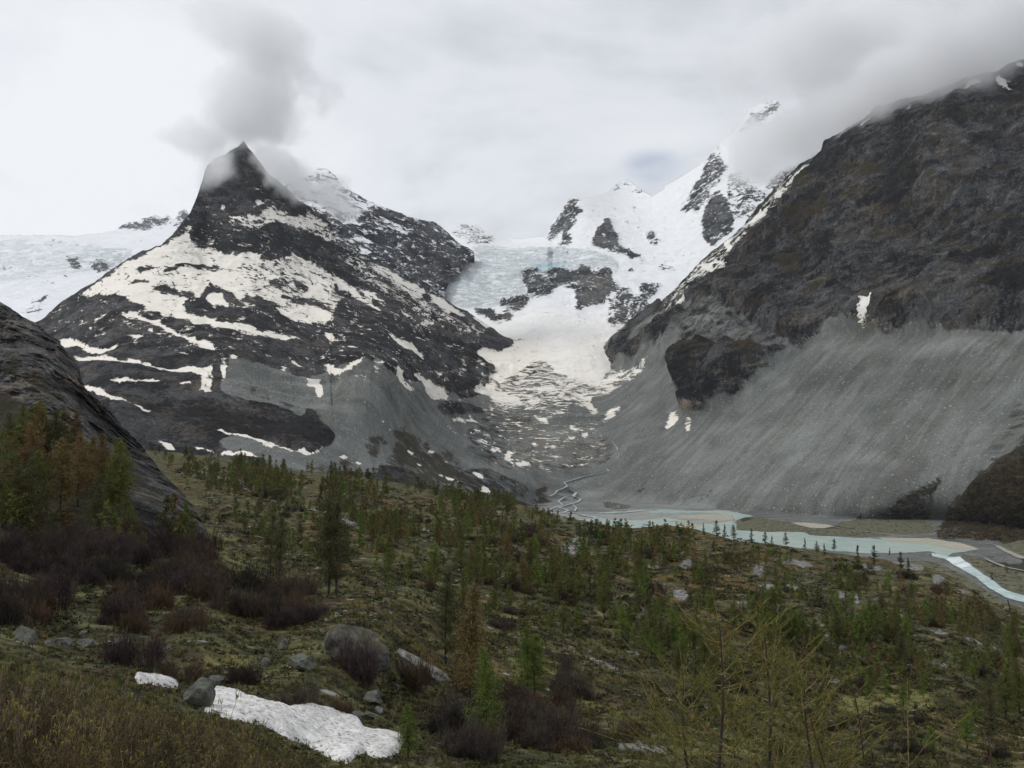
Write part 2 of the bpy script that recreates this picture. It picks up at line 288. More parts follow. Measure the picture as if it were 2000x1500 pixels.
# --- vegetation and low brown growth on the slopes
fill(VEG, PX((560,930),(640,905),(720,905),(790,880),(770,850),(752,838),(800,850),(860,885),(900,925),(960,955),(1010,975),(1090,965),(1080,945),(1100,955),(1080,975),(1010,1000),(560,1000)), .55)
fill(VEG, C5((430,430),(520,410),(640,480),(760,560),(860,640),(800,720),(600,700),(500,640),(470,540)), .85)
fill(VEG, C5((280,500),(310,400),(340,390),(385,450),(380,520),(345,575),(330,520),(300,525)), .8)
fill(VEG, C5((245,380),(262,375),(255,440),(245,435)), .7)
fill(VEG, C4((1290,520),(1330,545),(1325,600),(1290,560)), .9); fill(VEG, C4((1420,585),(1470,600),(1500,680),(1440,670)), .8); fill(VEG, C4((1520,600),(1640,690),(1820,790),(1800,810),(1600,750)), .75)
fill(VEG, C4((500,0),(640,-60),(700,-90),(620,-20),(450,60),(300,170),(240,210),(330,130)), .55)
fill(VEG, C3((1000,720),(1180,690),(1290,700),(1250,770),(1100,790)), .9); fill(VEG, C3((700,1000),(860,900),(1000,900),(1010,1060),(860,1080)), .85); fill(VEG, C3((560,1060),(640,1010),(640,1080)), .8); fill(VEG, C3((780,800),(900,780),(900,860),(820,890)), .6)
fill(VEG, C3((1070,880),(1200,850),(1220,900),(1100,930)), .8); fill(VEG, C3((700,1230),(860,1200),(800,1340),(700,1330)), .7); fill(VEG, C3((1900,640),(2100,600),(2100,800),(1950,760)), .5)
fill(VEG, C6((400,210),(520,200),(600,280),(600,380),(500,430),(480,390),(400,330)), .85); fill(VEG, C6((150,300),(330,260),(350,330),(60,430),(40,440)), .6)
fill(VEG, C6((1700,720),(1720,680),(1640,800),(1575,885),(1600,800),(1660,740)), .9); fill(VEG, C6((1760,880),(1800,780),(1900,640),(2000,540),(2300,500),(2300,760),(2000,800),(1850,850),(1740,940)), .6)
fill(VEG, C6((1500,1290),(1540,1200),(1640,1080),(1720,980),(1850,860),(2000,790),(2300,760),(2300,1300),(1900,1310)), 1.0)
fill(VEG, C6((1270,1090),(1400,1000),(1560,930),(1480,1040),(1400,1130),(1200,1180)), .72); fill(VEG, C6((1100,1180),(1480,1130),(1480,1250),(1400,1280),(1260,1275),(1000,1240)), .55)
fill(VEG, C6((400,1200),(520,1172),(700,1200),(830,1237),(960,1232),(1260,1275),(1100,1285),(800,1260),(560,1250),(400,1240)), 1.1)
fill(VEG, C9((1640,300),(1700,330),(1800,420),(1900,480),(2300,560),(2300,100),(1980,215),(1900,235),(1850,262),(1990,330),(1990,390),(1850,370)), 1)
fill(VEG, CV((-200,930),(100,850),(300,770),(420,790),(300,850),(100,920),(-200,1000)), .8)
fill(VEG, CV((1200,800),(1300,720),(1500,650),(1350,780),(1250,840)), .6); fill(VEG, CV((1650,880),(1900,720),(2000,700),(1900,850),(1700,900)), .55)
fill(SCREE, C6((1500,1290),(1540,1200),(1640,1080),(1720,980),(1850,860),(2000,790),(2300,760),(2300,1300),(1900,1310)), .2)
fill(VEG, C3((250,1250),(560,960),(900,560),(1500,260),(2100,100),(2100,1500),(250,1500)), .40, 'max'); fill(VEG, C6((0,100),(800,130),(1900,130),(1900,0),(0,0)), .42, 'max')
# --- far basin
fill(ICE, CG((60,545),(200,380),(310,300),(270,210),(620,215),(900,235),(1180,240),(1400,310),(1440,400),(1250,390),(1150,370),(1060,400),(880,410),(680,400),(680,490),(730,600),(490,640),(500,700),(130,690),(60,600)), 1)
FS = blank(1.0)          # snow map of the far basin
for pl, v in ((C2((1340,550),(1360,480),(1400,420),(1440,360),(1480,305),(1530,310),(1510,340),(1545,380),(1500,430),(1470,500),(1480,570),(1420,590),(1400,570),(1430,520),(1420,500),(1350,555)), .28),
              (C2((1585,570),(1610,510),(1640,480),(1655,430),(1690,430),(1700,500),(1740,560),(1800,610),(1870,640),(1885,672),(1830,645),(1760,622),(1700,612),(1650,595)), .14),
              (C2((1880,520),(1910,490),(1960,520),(1940,540),(1990,560),(1940,605),(1900,570)), .45),
              (CG((680,410),(760,395),(880,412),(980,395),(1060,402),(1150,368),(1260,390),(1400,395),(1390,450),(1440,540),(1380,600),(1290,690),(1130,710),(1080,700),(1075,580),(985,530),(880,600),(760,630),(730,590),(720,520),(680,490)), .16),
              (CG((490,650),(580,600),(730,600),(755,625),(650,735),(500,700)), .22), (CG((280,712),(460,710),(480,750),(560,730),(620,750),(570,790),(450,800),(350,760)), .15),
              (CG((1350,660),(1420,560),(1500,540),(1560,620),(1620,510),(1760,510),(1720,600),(1660,650),(1720,680),(1640,760),(1480,830),(1370,860),(1310,820),(1400,740),(1320,760)), .33),
              (C2((810,500),(860,450),(940,460),(1000,500),(1070,545),(980,575),(900,570),(840,530)), .55), (C2((1690,260),(1740,215),(1800,220),(1890,280),(1820,290),(1740,270)), .62),
              (C2((1750,690),(1830,700),(1800,720)), .4), (CG((1480,370),(1560,400),(1490,400)), .3), (CG((1720,350),(1900,370),(1800,420)), .45),
              (C3((85,890),(110,830),(160,760),(200,690),(230,610),(270,570),(310,590),(350,640),(340,700),(260,790),(240,840),(190,910),(110,910)), .36), (C3((215,1050),(215,930),(260,820),(290,790),(350,850),(390,940),(380,1000),(350,1040),(270,1095)), .16),
              (C3((350,720),(400,660),(450,720),(560,810),(570,830),(480,850),(530,890),(500,930),(460,960),(400,940),(370,870),(340,800)), .47), (C3((400,460),(430,400),(460,380),(480,330),(540,350),(580,290),(625,275),(632,340),(560,380),(520,420),(440,460)), .45),
              (C3((280,550),(300,530),(312,562)), .3), (C3((540,750),(600,700),(660,660),(760,620),(840,560),(900,600),(740,760),(620,790),(560,770)), .38)):
    fill(FS, pl, v)
for x, y in ((1600,370),(1780,450),(1730,530),(1850,470),(1852,420),(1820,370),(1750,470)): ell(FS, 600+x*.35, 280+y*.35, 3.5, 8, .35, 10)
LS = blank(1.0)          # far left snowfield
for pl, v in ((C1((640,722),(690,680),(760,675),(860,625),(900,640),(940,628),(960,650),(930,690),(870,700),(780,715),(700,715)), .35), (C1((960,690),(990,640),(1030,595),(1060,620),(1150,660),(1060,760)), .4),
              (C1((370,880),(420,872),(460,900),(440,940),(400,935)), .12), (C1((480,910),(560,900),(640,930),(620,970),(540,960)), .4), (C1((120,1180),(200,1110),(280,1090),(200,1230),(160,1200)), .6)):
    fill(LS, pl, v)
fill(ICE, C1((-300,780),(100,760),(400,770),(700,830),(740,860),(640,960),(450,970),(200,1000),(-300,1050)), .55); fill(ICE, C1((350,870),(640,825),(740,850),(660,940),(460,900)), .9)
BS = blank(.30)          # dark rear mountain
for pl, v in ((C2((-150,60),(60,135),(160,190),(230,260),(330,310),(500,380),(330,360),(300,425),(240,430),(130,380),(-100,350)), .64), (C2((30,350),(130,400),(260,440),(300,480),(200,470),(120,430)), .6), (C2((410,410),(520,460),(530,490),(450,450)), .6), (C2((240,540),(370,550),(360,570),(250,560)), .65), (C2((285,600),(345,600),(345,627),(300,627)), .75), (C2((600,500),(900,600),(760,840),(560,700)), .2)):
    fill(BS, pl, v)
TONE = blank(.5)         # darker and paler rock beds
for v, polys in ((.12, (C3((1350,830),(1460,790),(1420,880),(1300,960),(1220,1000),(1240,920)), C3((1170,560),(1260,580),(1400,600),(1300,680),(1200,690)), C3((940,800),(1010,790),(930,900),(870,880)), C3((1640,520),(1760,480),(1740,560),(1650,600)), C3((1540,1000),(1650,950),(1600,1050)), C3((1440,1240),(1520,1250),(1490,1400),(1440,1350)),
          C3((880,1140),(1000,1120),(960,1280),(900,1260)), C3((1700,820),(1820,860),(1840,960),(1720,930)), C3((600,1250),(680,1240),(640,1400),(600,1380)), C3((850,560),(960,620),(1100,720),(1000,800),(840,720)), C3((1900,1000),(2000,950),(2000,1150),(1920,1200)), C4((900,740),(1100,760),(1500,720),(1800,790),(1870,870),(1800,930),(1600,930),(1400,860),(1100,830)),
          C1((1000,720),(1200,740),(1600,720),(2000,830),(2000,990),(1700,880),(1500,880),(1200,840),(1060,760)), C5((720,270),(950,300),(1200,350),(1180,400),(1090,470),(1000,400),(850,330)), C6((60,450),(250,380),(420,420),(300,560),(130,590)), C2((200,960),(500,1000),(700,1080),(500,1200),(250,1150)))),
                 (.25, (C6((700,330),(1700,280),(1600,480),(700,480)), C4((500,560),(900,580),(1200,680),(800,720)))),
                 (.85, (C3((1260,1060),(1400,1000),(1520,1080),(1480,1180),(1300,1200),(1250,1140)), C3((1150,600),(1200,560),(1200,680),(1110,700)), C3((1500,1300),(1620,1200),(1600,1440),(1500,1420)), C4((500,660),(640,690),(800,760),(840,830),(700,830),(600,760)), C6((900,195),(1880,165),(1880,265),(1500,275),(900,262)), C5((1080,520),(1300,530),(1600,540),(1650,590),(1200,600)), C5((1240,430),(1420,400),(1640,440),(1700,540),(1400,560)))),
                 (.68, (C3((1530,660),(1800,500),(1900,520),(1600,900),(1480,900)), C1((280,1190),(460,1080),(650,1100),(500,1300),(330,1300)), C2((1000,1050),(1150,1110),(1000,1170),(850,1130)), C4((1270,430),(2000,560),(2000,760),(1600,700),(1300,600)), C4((1270,430),(1400,460),(1790,560),(1750,640),(1500,600),(1290,520)), C4((1200,620),(1400,690),(1000,720),(900,600)), C6((0,700),(500,640),(900,700),(1400,900),(800,1050),(0,1000))))):
    for pl in polys: fill(TONE, pl, v)
fill(TONE, CV((60,930),(380,850),(500,720),(900,600),(760,690),(660,780),(900,815),(1200,830),(1640,900),(2000,920),(2000,1200),(60,1200)), 1.0); TONE = blur(TONE, 5); FT = blank(.5); fill(FT, CG((1080,560),(1180,420),(1400,440),(1380,600),(1290,690),(1130,710)), .8); fill(FT, CG((880,410),(1060,405),(1050,560),(900,470)), .1); fill(FT, C3((215,930),(290,790),(390,940),(350,1040),(270,1095)), .35); FT = blur(FT, 5)
SNOW, SCREE, VEG, ICE = blur(SNOW, 2), blur(SCREE, 4), blur(VEG, 6), blur(ICE, 4); FS, LS, BS = blur(FS, 3), blur(LS, 3), blur(BS, 3)
# ------------------------------------------------------------------ terrain material
def terrain_mat(name, L, snow_col=(.86, .85, .82), rock_a=(.020, .021, .025), rock_b=(.125, .126, .132), moss=(.05, .045, .02), strata=((.3, 0, 1), (1, .3, -.3)), warm=0.0, wz=(250, 950), kn=2.1, thr=.5, snowdirt=0.0, sl=2.6, ss=.42, bd=1.3, lum=1.0):
    m, t, b = new_mat(name); P_ = t.new('ShaderNodeTexCoord').outputs['Object']
    at = t.new('ShaderNodeAttribute', attribute_name='mask'); r_, g_, b_ = t.sep(at.outputs['Vector']); a_ = at.outputs['Alpha']
    fa = t.new('ShaderNodeAttribute', attribute_name='fall').outputs['Fac']
    nz = t.sep(t.new('ShaderNodeNewGeometry').outputs['Normal'])[2]; pz = t.sep(P_)[2]
    su, sw = t.vmath('DOT_PRODUCT', P_, strata[0]), t.vmath('DOT_PRODUCT', P_, strata[1])
    wob = t.math('MULTIPLY', t.noise(P_, 1/(L*8), 3, .5), L*5); su = t.math('ADD', su, wob)
    st = t.comb(su, t.math('MULTIPLY', sw, .55), t.math('MULTIPLY', t.sep(P_)[1], .2))
    st2 = t.comb(su, t.math('MULTIPLY', sw, ss), t.math('MULTIPLY', t.sep(P_)[1], .2))
    big = t.noise(P_, 1/(L*14), 5, .55, .6); str_ = t.noise(st, 1/(L*2.2), 10, .74, .2); fine = t.noise(P_, 1/(L*.45), 5, .7)
    cr = t.map(t.math('ABSOLUTE', t.math('SUBTRACT', t.noise(st, 1/(L*3.5), 7, .65, 1.2), .5)), 0, .05, 0, 1)
    cr2 = t.map(t.math('ABSOLUTE', t.math('SUBTRACT', t.noise(P_, 1/(L*1.4), 5, .7, .6), .5)), 0, .05, .25, 1)
    vv = t.math('ADD', t.math('MULTIPLY', str_, .9), t.math('MULTIPLY', t.math('SUBTRACT', big, .5), 1.1)); vv = t.math('ADD', vv, t.math('MULTIPLY', t.math('SUBTRACT', fine, .5), .75)); vert = t.noise(t.mapping(P_, sc=(1, 1, .28)), 1/(L*.75), 6, .7, .15); vv = t.math('ADD', vv, t.math('MULTIPLY', t.math('SUBTRACT', vert, .5), .7))
    vc = t.new('ShaderNodeTexVoronoi', feature='F1'); t.put(vc, 'Vector', t.vmath('ADD', st, t.vmath('MULTIPLY', t.comb(str_, fine, big), (L*2, L*2, L*2)))); t.put(vc, 'Scale', 1/(L*1.7)); cell = t.sep(vc.outputs['Color'])[0]
    vv = t.math('ADD', vv, t.math('MULTIPLY', t.math('SUBTRACT', cell, .5), .24))
    tn = t.new('ShaderNodeAttribute', attribute_name='tone').outputs['Fac']; vv = t.math('ADD', vv, t.math('MULTIPLY', t.math('SUBTRACT', tn, .5), .36))
    rock = t.mix(t.map(vv, .34, .60), rock_a, rock_b)
    rock = t.mix(t.map(t.noise(t.mapping(P_, loc=(900, 0, 0)), 1/(L*9), 5, .6), .48, .66), rock, t.mul(rock, (1.25, 1.02, .78)))
    rock = t.mul(rock, t.comb(*[t.map(t.math('MULTIPLY', t.math('MAXIMUM', cr, .35), cr2), 0, 1, .42, 1)]*3))
    # moss and dry grass
    vn = t.noise(st2, 1/(L*2.0), 9, .70, .5); vf = t.map(t.math('ADD', b_, t.math('MULTIPLY', t.math('SUBTRACT', vn, .5), 3.0)), .47, .75, 0, .9)
    grass = t.mix(t.map(t.noise(P_, 1/(L*1.2), 6, .7), .35, .7), t.mul(moss, (.45, .42, .45)), moss)
    grass = t.mix(t.map(t.noise(t.mapping(P_, loc=(0, 400, 0)), 1/(L*5), 4, .6), .5, .65), grass, (.065, .045, .03))
    # scree: streaks down the fall line, boulders
    fw = t.math('ADD', fa, t.math('MULTIPLY', t.noise(P_, 1/(L*9), 4, .6), L*2.2)); fv = t.comb(t.math('MULTIPLY', fw, 1/(L*1.7)), t.math('MULTIPLY', pz, 1/(L*22)), t.math('MULTIPLY', t.sep(P_)[0], 1/(L*50)))
    fs = t.noise(fv, 1.0, 9, .74, .12); fs2 = t.noise(P_, 1/(L*11), 6, .6, .7); fs3 = t.noise(t.mapping(fv, loc=(3, 7, 0), sc=(.45, .8, 1)), 1.0, 6, .65, .3)
    sp = t.noise(P_, 1/(L*.32), 4, .8); bv = t.voro(P_, 1/(L*.9)); bv2 = t.voro(P_, 1/(L*.5))
    sc = t.mix(t.map(t.math('ADD', t.math('MULTIPLY', fs, .45), t.math('MULTIPLY', fs2, .6)), .42, .64), (.135, .144, .136), (.245, .258, .246))
    sc = t.mix(t.map(fs3, .5, .62, 0, .45), sc, (.125, .115, .098))
    sc = t.mul(sc, t.comb(*[t.map(sp, .35, .66, .74, 1.24)]*3))
    sc = t.mul(sc, t.comb(*[t.map(tn, 0, 1, .66, 1.34)]*3)); pick = t.noise(P_, 1/(L*.7), 2, .5)
    sc = t.mix(t.math('MULTIPLY', t.map(bv, .14, .22, 1, 0), t.map(pick, .46, .52)), sc, (.38, .39, .38)); sc = t.mix(t.math('MULTIPLY', t.map(bv2, .12, .24, .8, 0), t.map(pick, .47, .40)), sc, (.05, .052, .05))
    sm = t.map(t.math('ADD', g_, t.math('MULTIPLY', t.math('SUBTRACT', t.noise(P_, 1/(L*3), 7, .65), .5), .9)), .42, .58)
    c = t.mix(sm, rock, sc); c = t.mix(vf, c, grass)
    # snow lies where the survey has it, broken up by rock that pokes through
    sn = t.noise(st2, 1/(L*sl), 9, .66, .9); snf = t.noise(st2, 1/(L*.75), 6, .72, .2)
    s_in = t.math('ADD', r_, t.math('ADD', t.math('MULTIPLY', t.math('SUBTRACT', sn, .5), kn), t.math('MULTIPLY', t.math('SUBTRACT', snf, .5), kn*.95))); s_in = t.math('ADD', s_in, t.math('MULTIPLY', t.math('SUBTRACT', nz, .55), .14))
    sf = t.math('MULTIPLY', t.map(s_in, thr-.03, thr+.03), t.map(r_, .02, .12))
    wv = t.noise(P_, 1/(L*4), 7, .62, .8); scol = t.mix(t.map(wv, .35, .62), snow_col, tuple(x*.93 for x in snow_col))
    if warm: scol = t.mix(t.map(pz, wz[0], wz[1], warm, 0), scol, (.80, .752, .675))
    if snowdirt: scol = t.mix(t.map(t.noise(P_, 1/(L*.6), 6, .75), .55, .78, 0, snowdirt), scol, (.30, .28, .25))
    icen = t.noise(t.mapping(P_, sc=(.6, .6, 1.6)), 1/(L*3.6), 9, .66, 1.4); icr = t.math('ABSOLUTE', t.math('SUBTRACT', icen, .5))
    icol = t.mix(t.map(icr, 0, .075, 1, 0), (.80, .815, .825), (.46, .51, .535)); icol = t.mix(t.map(t.noise(t.mapping(P_, sc=(.5, .5, 1.3)), 1/(L*8), 6, .65, .8), .45, .62, 0, .55), icol, (.56, .62, .64))  # grey-blue shade between ice ridges painted into the colour, fine lines and broad patches
    icol = t.mix(t.map(a_, .97, 1.6), icol, (.46, .61, .655))
    scol = t.mix(t.map(t.math('ADD', a_, t.math('MULTIPLY', t.math('SUBTRACT', wv, .5), .6)), .3, .8), scol, icol)
    c = t.mix(sf, c, scol); t.put(b, 'Base Color', c)
    h = t.math('MULTIPLY', t.math('ADD', t.math('MULTIPLY', str_, 1.0), t.math('MULTIPLY', t.math('MINIMUM', cr, cr2), .25)), t.map(sm, 0, 1, 1, .25)); h = t.math('ADD', h, t.math('MULTIPLY', t.math('ADD', sp, fs), t.math('MULTIPLY', sm, .25)))
    hs = t.math('MULTIPLY', t.math('ADD', icen, t.math('MULTIPLY', icr, 2)), t.map(a_, .3, .8, .25, .9))
    h = t.math('ADD', h, t.math('ADD', t.math('MULTIPLY', cell, .12), t.math('MULTIPLY', vert, .5))); h = t.math('ADD', t.math('MULTIPLY', h, t.math('SUBTRACT', 1, sf)), t.math('MULTIPLY', hs, sf))
    bp = t.new('ShaderNodeBump'); bp.inputs['Strength'].default_value = .9; bp.inputs['Distance'].default_value = L*bd; t.put(bp, 'Height', h); t.l.new(bp.outputs[0], b.inputs['Normal'])
    return m
M_FRONT_L = terrain_mat('rock_and_snow', 9, warm=.8, strata=((.3, 0, 1), (1, .3, -.3)), snow_col=(.80, .77, .71), snowdirt=.25)
M_FRONT_R = terrain_mat('dark_rock', 9, rock_a=(.016, .018, .022), rock_b=(.150, .152, .155), moss=(.075, .06, .025), strata=((-.32, .53, .78), (.41, -.67, .62)), snow_col=(.80, .78, .73))
M_SCREE = terrain_mat('moraine_scree', 9, sl=1.25, ss=.25, kn=2.6, rock_a=(.08, .078, .07), strata=((-.1, .35, 1), (1, .1, 0)), warm=.75, wz=(300, 640), snow_col=(.80, .76, .69), moss=(.06, .05, .028), rock_b=(.33, .315, .28), snowdirt=.25)
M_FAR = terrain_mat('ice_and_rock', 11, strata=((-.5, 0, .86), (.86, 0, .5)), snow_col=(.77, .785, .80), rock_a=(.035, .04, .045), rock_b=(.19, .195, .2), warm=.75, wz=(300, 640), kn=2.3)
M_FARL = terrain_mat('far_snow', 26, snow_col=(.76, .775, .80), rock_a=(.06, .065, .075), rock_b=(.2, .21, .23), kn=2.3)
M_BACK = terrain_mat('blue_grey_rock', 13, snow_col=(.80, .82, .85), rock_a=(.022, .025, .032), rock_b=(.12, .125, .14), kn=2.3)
# ------------------------------------------------------------------ generic sheet builder
UP = (0.86, 0.52); FLOOR = -100.0
def build_sheet(x0, x1, step, top, bot, nrow, depth, amp, wl, backn=12, back=.03, jit=2.5, snow=None, floor=False, octs=7, extra=None, rpow=1.0):
    xs = np.arange(x0, x1+.1, step); nc = len(xs); tp = ipoly(top, xs)
    tp = tp+jit*fbm(np.stack([xs/9.0, xs*0, xs*0+3], -1), 1.0, 4, .6); bt = np.maximum(ipoly(bot, xs), tp+2)
    v = np.linspace(0, 1, nrow)**rpow; PXg = np.repeat(xs[None], nrow, 0); PYg = tp[None]+(bt-tp)[None]*v[:, None]
    D = depth(PXg, PYg); a, b = pix(PXg, PYg)
    on_floor = np.zeros(D.shape, bool)
    if floor:
        df = np.where(b < -1e-4, FLOOR/np.minimum(b, -1e-4), 1e9); k = 40.0; lo = np.minimum(D, df); on_floor = df < D
        near_floor = np.clip((D*b-FLOOR)/60.0, 0, 1); D0 = lo
    else: D0 = D
    Q = np.stack([a*D0, D0, b*D0], -1); r = fbm(Q*np.array([1, 1, .8]), wl, octs, .58, True, 3)*.8+fbm(Q, wl*.28, octs-1, .64, True, 9)*.5
    N0 = calc_normals(Q); tps = np.convolve(np.pad(tp, 30, mode='edge'), np.ones(61)/61, 'valid'); crest = np.clip(.18+(PYg-tps[None])/90, .18, 1)
    A = amp*samp(ROUGH, PXg, PYg)*crest
    if snow is not None: A = A*(1-.5*samp(snow, PXg, PYg))
    m_ = A*D0*(r-.15)
    if floor:
        s = samp(SCREE, PXg, PYg); fall = -UP[1]*Q[..., 0]+UP[0]*Q[..., 1]; fw = fall+14*fbm(Q, 160, 3)
        m_ = m_*(1-.9*s)*near_floor; gl = fbm(np.stack([fw/34, Q[..., 2]/260, fall*0], -1), 1.0, 6, .6, True, 5)
        hi = np.clip((Q[..., 2]+40)/150, 0, 1)*np.clip(1.25-(Q[..., 2]-150)/260, .35, 1); m_ = m_+11*gl*s*hi*near_floor+2.2*s*near_floor*fbm(Q, 60, 7, .62, False, 55)
        # buttresses and gullies of the right mountainside
        rm = samp(RMASK, PXg, PYg)*(1-s); q = np.stack([fw/210, Q[..., 2]/520, Q[..., 0]/900], -1); m_ = m_+rm*(70*crest*fbm(q, 1.0, 6, .55, True, 15)+38*np.maximum(crest, .4)*fbm(np.stack([(fw*.62+Q[..., 2]*.78)/60, (Q[..., 2]*.62-fw*.78)/260, fw*0], -1), 1.0, 5, .6, True, 17))
    if extra is not None: m_ = m_+extra(PXg, PYg, Q, D0)*crest
    V = Q+N0*m_[..., None]
    if floor: V[..., 2] = np.where(on_floor, FLOOR, np.maximum(V[..., 2], FLOOR)); V[on_floor] = Q[on_floor]
    # the reverse slope behind the crest
    bk = []; run = np.maximum(V[0, :, 1], 1)
    for k in range(backn, 0, -1):
        d = run*back*k; p = V[0].copy(); p[:, 1] += d; p[:, 0] += d*a[0]; p[:, 2] -= d*.9-4*fbm(p, wl, 3); bk.append(p)
    Vall = np.concatenate([np.array(bk).reshape(backn, nc, 3), V], 0) if backn else V
    full = lambda M: np.concatenate([np.repeat(M[:1], backn, 0), M], 0) if backn else M
    return dict(V=Vall, PX=full(PXg), PY=full(PYg), nr=nrow+backn, nc=nc, backn=backn)
def sheet_masks(s, snowmap, scree=True, veg=True):
    x, y = s['PX'], s['PY']; z = np.zeros_like(x); q = np.stack([x, y*1.4, z], -1); w1, w2 = fbm(q, 22, 5, .62, seed=81), fbm(q, 22, 5, .62, seed=85); W1, W2 = fbm(q, 60, 5, .6, seed=91), fbm(q, 60, 5, .6, seed=95)
    m = np.stack([samp(snowmap, x+w1*9, y+w2*7), samp(SCREE, x+W1*9, y+W2*9) if scree else z, samp(VEG, x+W1*34, y+W2*34) if veg else z, samp(ICE, x+w1*8, y+w2*8)], -1); return m.reshape(-1, 4)
def calc_normals(V):
    V = V.reshape(V.shape); du = np.gradient(V, axis=1); dv = np.gradient(V, axis=0); n = np.cross(dv, du); n /= np.linalg.norm(n, axis=-1, keepdims=True)+1e-9
    return n
def make_objs(s, regions, masks, fall, tone=None):
    """regions: list of (name, material, boolean face map, props)"""
    nr, nc = s['nr'], s['nc']; V = s['V'].reshape(-1, 3); N = calc_normals(s['V']).reshape(-1, 3)
    F_ = grid_faces(nr, nc).reshape(nr-1, nc-1, 4)
    for name, mat, keep, props in regions:
        f = F_[keep]
        if not len(f): continue
        u, inv = np.unique(f, return_inverse=True); f2 = inv.reshape(f.shape)
        me = mesh_np(name, V[u], [f2], mat, True, dict(mask=masks[u], fall=fall[u], tone=(tone[u] if tone is not None else np.full(len(u), .5, np.float32))))
        me.normals_split_custom_set_from_vertices(N[u].tolist())
        link(name, me, **props)
# ------------------------------------------------------------------ FRONT sheet: left mountain, valley, moraine, right mountain
def plane_D(px, py):
    a, b = pix(px, py); return 909/(.645*a+.39-b)
fp = [(480,290,3000),(400,420,2850),(330,470,2500),(500,500,2600),(600,600,2350),(350,600,2050),(200,560,2250),(90,630,2300),(150,700,1650),(650,430,3050),(800,560,3050),(900,620,3050),(960,650,3020),
      (700,600,2550),(850,700,2450),(950,700,2780),(1005,668,3000),(960,760,2480),(950,790,2300),(900,830,2020),(1000,850,2060),(1000,900,1800),(1000,960,1520),(900,940,1400),(800,920,1260),(700,900,1110),
      (740,780,1420),(700,712,1560),(640,740,1500),(440,700,1400),(520,760,1300),(620,820,1200),(640,870,1090),(500,860,1010),(300,820,1020),(400,900,860),(200,800,980),(250,900,820),(100,750,1500),
      (560,940,780),(650,960,820),(800,970,1050),(900,980,1250),
      (1190,850,2100),(1190,820,2250),(1180,900,1950),(1100,950,1750),(1100,760,2520),(1050,700,2820),(1200,700,2820),(1100,660,3010),(1200,640,3080),(1050,640,3100),(1100,800,2280),(1050,980,1650),(1120,990,1700),
      (1225,640,3020),(1300,590,2920),(1450,480,2780),(1600,330,2640),(1800,210,2520),(1990,140,2420),(2200,50,2400),(1700,500,2150),(1900,450,1950),(1550,600,2180),(1230,720,2650),(1300,700,2420),(1340,640,2480),(2200,400,1800),(1900,560,1720),(1700,330,2420)]
for x, y in ((1250,930),(1400,850),(1500,1000),(1600,900),(1800,900),(1700,700),(1900,700),(1990,800),(1990,1000),(1500,800),(1320,890),(1650,665),(1420,760),(2200,900),(2200,700),(1250,870),(1400,950),(1700,1000),(1400,1000),(1250,1000)):
    fp.append((x, y, float(plane_D(x, y))))
for x, y in ((1250,1100),(1500,1150),(1700,1150),(1950,1150),(1000,1100),(1100,1060)): fp.append((x, y, 1500+0.0*x))
fdep = TPS(fp)
f_top = C1((-60,1290),(150,1240),(230,1222),(350,1110),(450,1045),(530,1000),(640,920),(700,880),(800,830),(900,798),(940,770),(1000,700),(1060,620),(1100,530),(1130,430),(1152,355),(1195,320),(1260,285),(1325,250),(1362,215),(1385,255),(1440,320),(1500,400),(1560,440),(1610,490),(1660,545),(1740,595),(1850,680))+\
    C2((100,425),(170,555),(240,600),(330,660),(430,690),(520,740),(600,790),(680,830),(760,870),(850,930),(900,950),(960,990),(1040,1040),(1100,1085),(1160,1095),(1300,1095),(1600,1090),(1720,1075),(1790,1020),(1900,930),(1980,880))+\
    C3((0,1420),(60,1370),(200,1210),(290,1110),(430,1000),(520,880),(620,780),(700,700),(760,640),(840,600),(880,560),(900,520),(1000,455),(1110,395),(1180,330),(1280,300),(1380,270),(1500,240),(1600,210),(1700,180),(1790,150),(1850,140),(1900,100),(2000,60),(2300,-50),(2700,-250))
f_top = [(max(-100, x), y) for x, y in f_top]
ROUGH[:] = 1; fill(RMASK, PX((1190,560),(1190,700),(1250,735),(1310,770),(1325,812),(1400,812),(1470,770),(1540,712),(1660,655),(2400,640),(2400,-200),(1190,-200)), 1); RMASK = blur(RMASK, 10)
fill(ROUGH, PX((100,560),(350,480),(700,560),(850,680),(500,760),(100,760)), .6)
ROUGH = blur(ROUGH, 20)
fill(ICE, CG((690,402),(850,350),(960,345),(1060,390),(980,397),(880,412),(760,398)), 1.6); fill(ICE, CG((860,300),(940,262),(1000,262),(930,310)), 1.25)
ICE = blur(ICE, 2)
S = build_sheet(58, 2300, 2.0, f_top, [(0,1080),(400,1020),(700,1040),(1000,1080),(1400,1130),(1800,1200),(2300,1260)], 430, fdep, .016, 380, floor=True, snow=SNOW, octs=8)
mk = sheet_masks(S, SNOW)
Vf = S['V'].reshape(-1, 3); X_, Y_, Z_ = Vf.T
fall = -UP[1]*X_+UP[0]*Y_
ap = P(700, 712, 1560.); ang = np.arctan((X_-ap[0])/(np.sqrt((Y_-ap[1])**2+60**2)+60)); wl_ = np.clip((S['PX'].ravel()-840)/200, 0, 1); fall = ang*420*(1-wl_)+fall*wl_
cx = (S['PX'][:-1, :-1]+1).ravel().reshape(S['nr']-1, S['nc']-1); cyy = S['PY'][:-1, :-1]
glac = inside(C2((1400,820),(1480,840),(1485,930),(1560,920),(1700,900),(1700,950),(1720,1030),(1800,1030),(1740,1090),(1660,1200),(1620,1330),(1560,1440),(1300,1480),(1180,1480),(1010,1380),(1000,1240),(920,1190),(1080,1165),(1150,1125),(1150,1080),(1400,1060),(1790,1020)), cx, cyy)
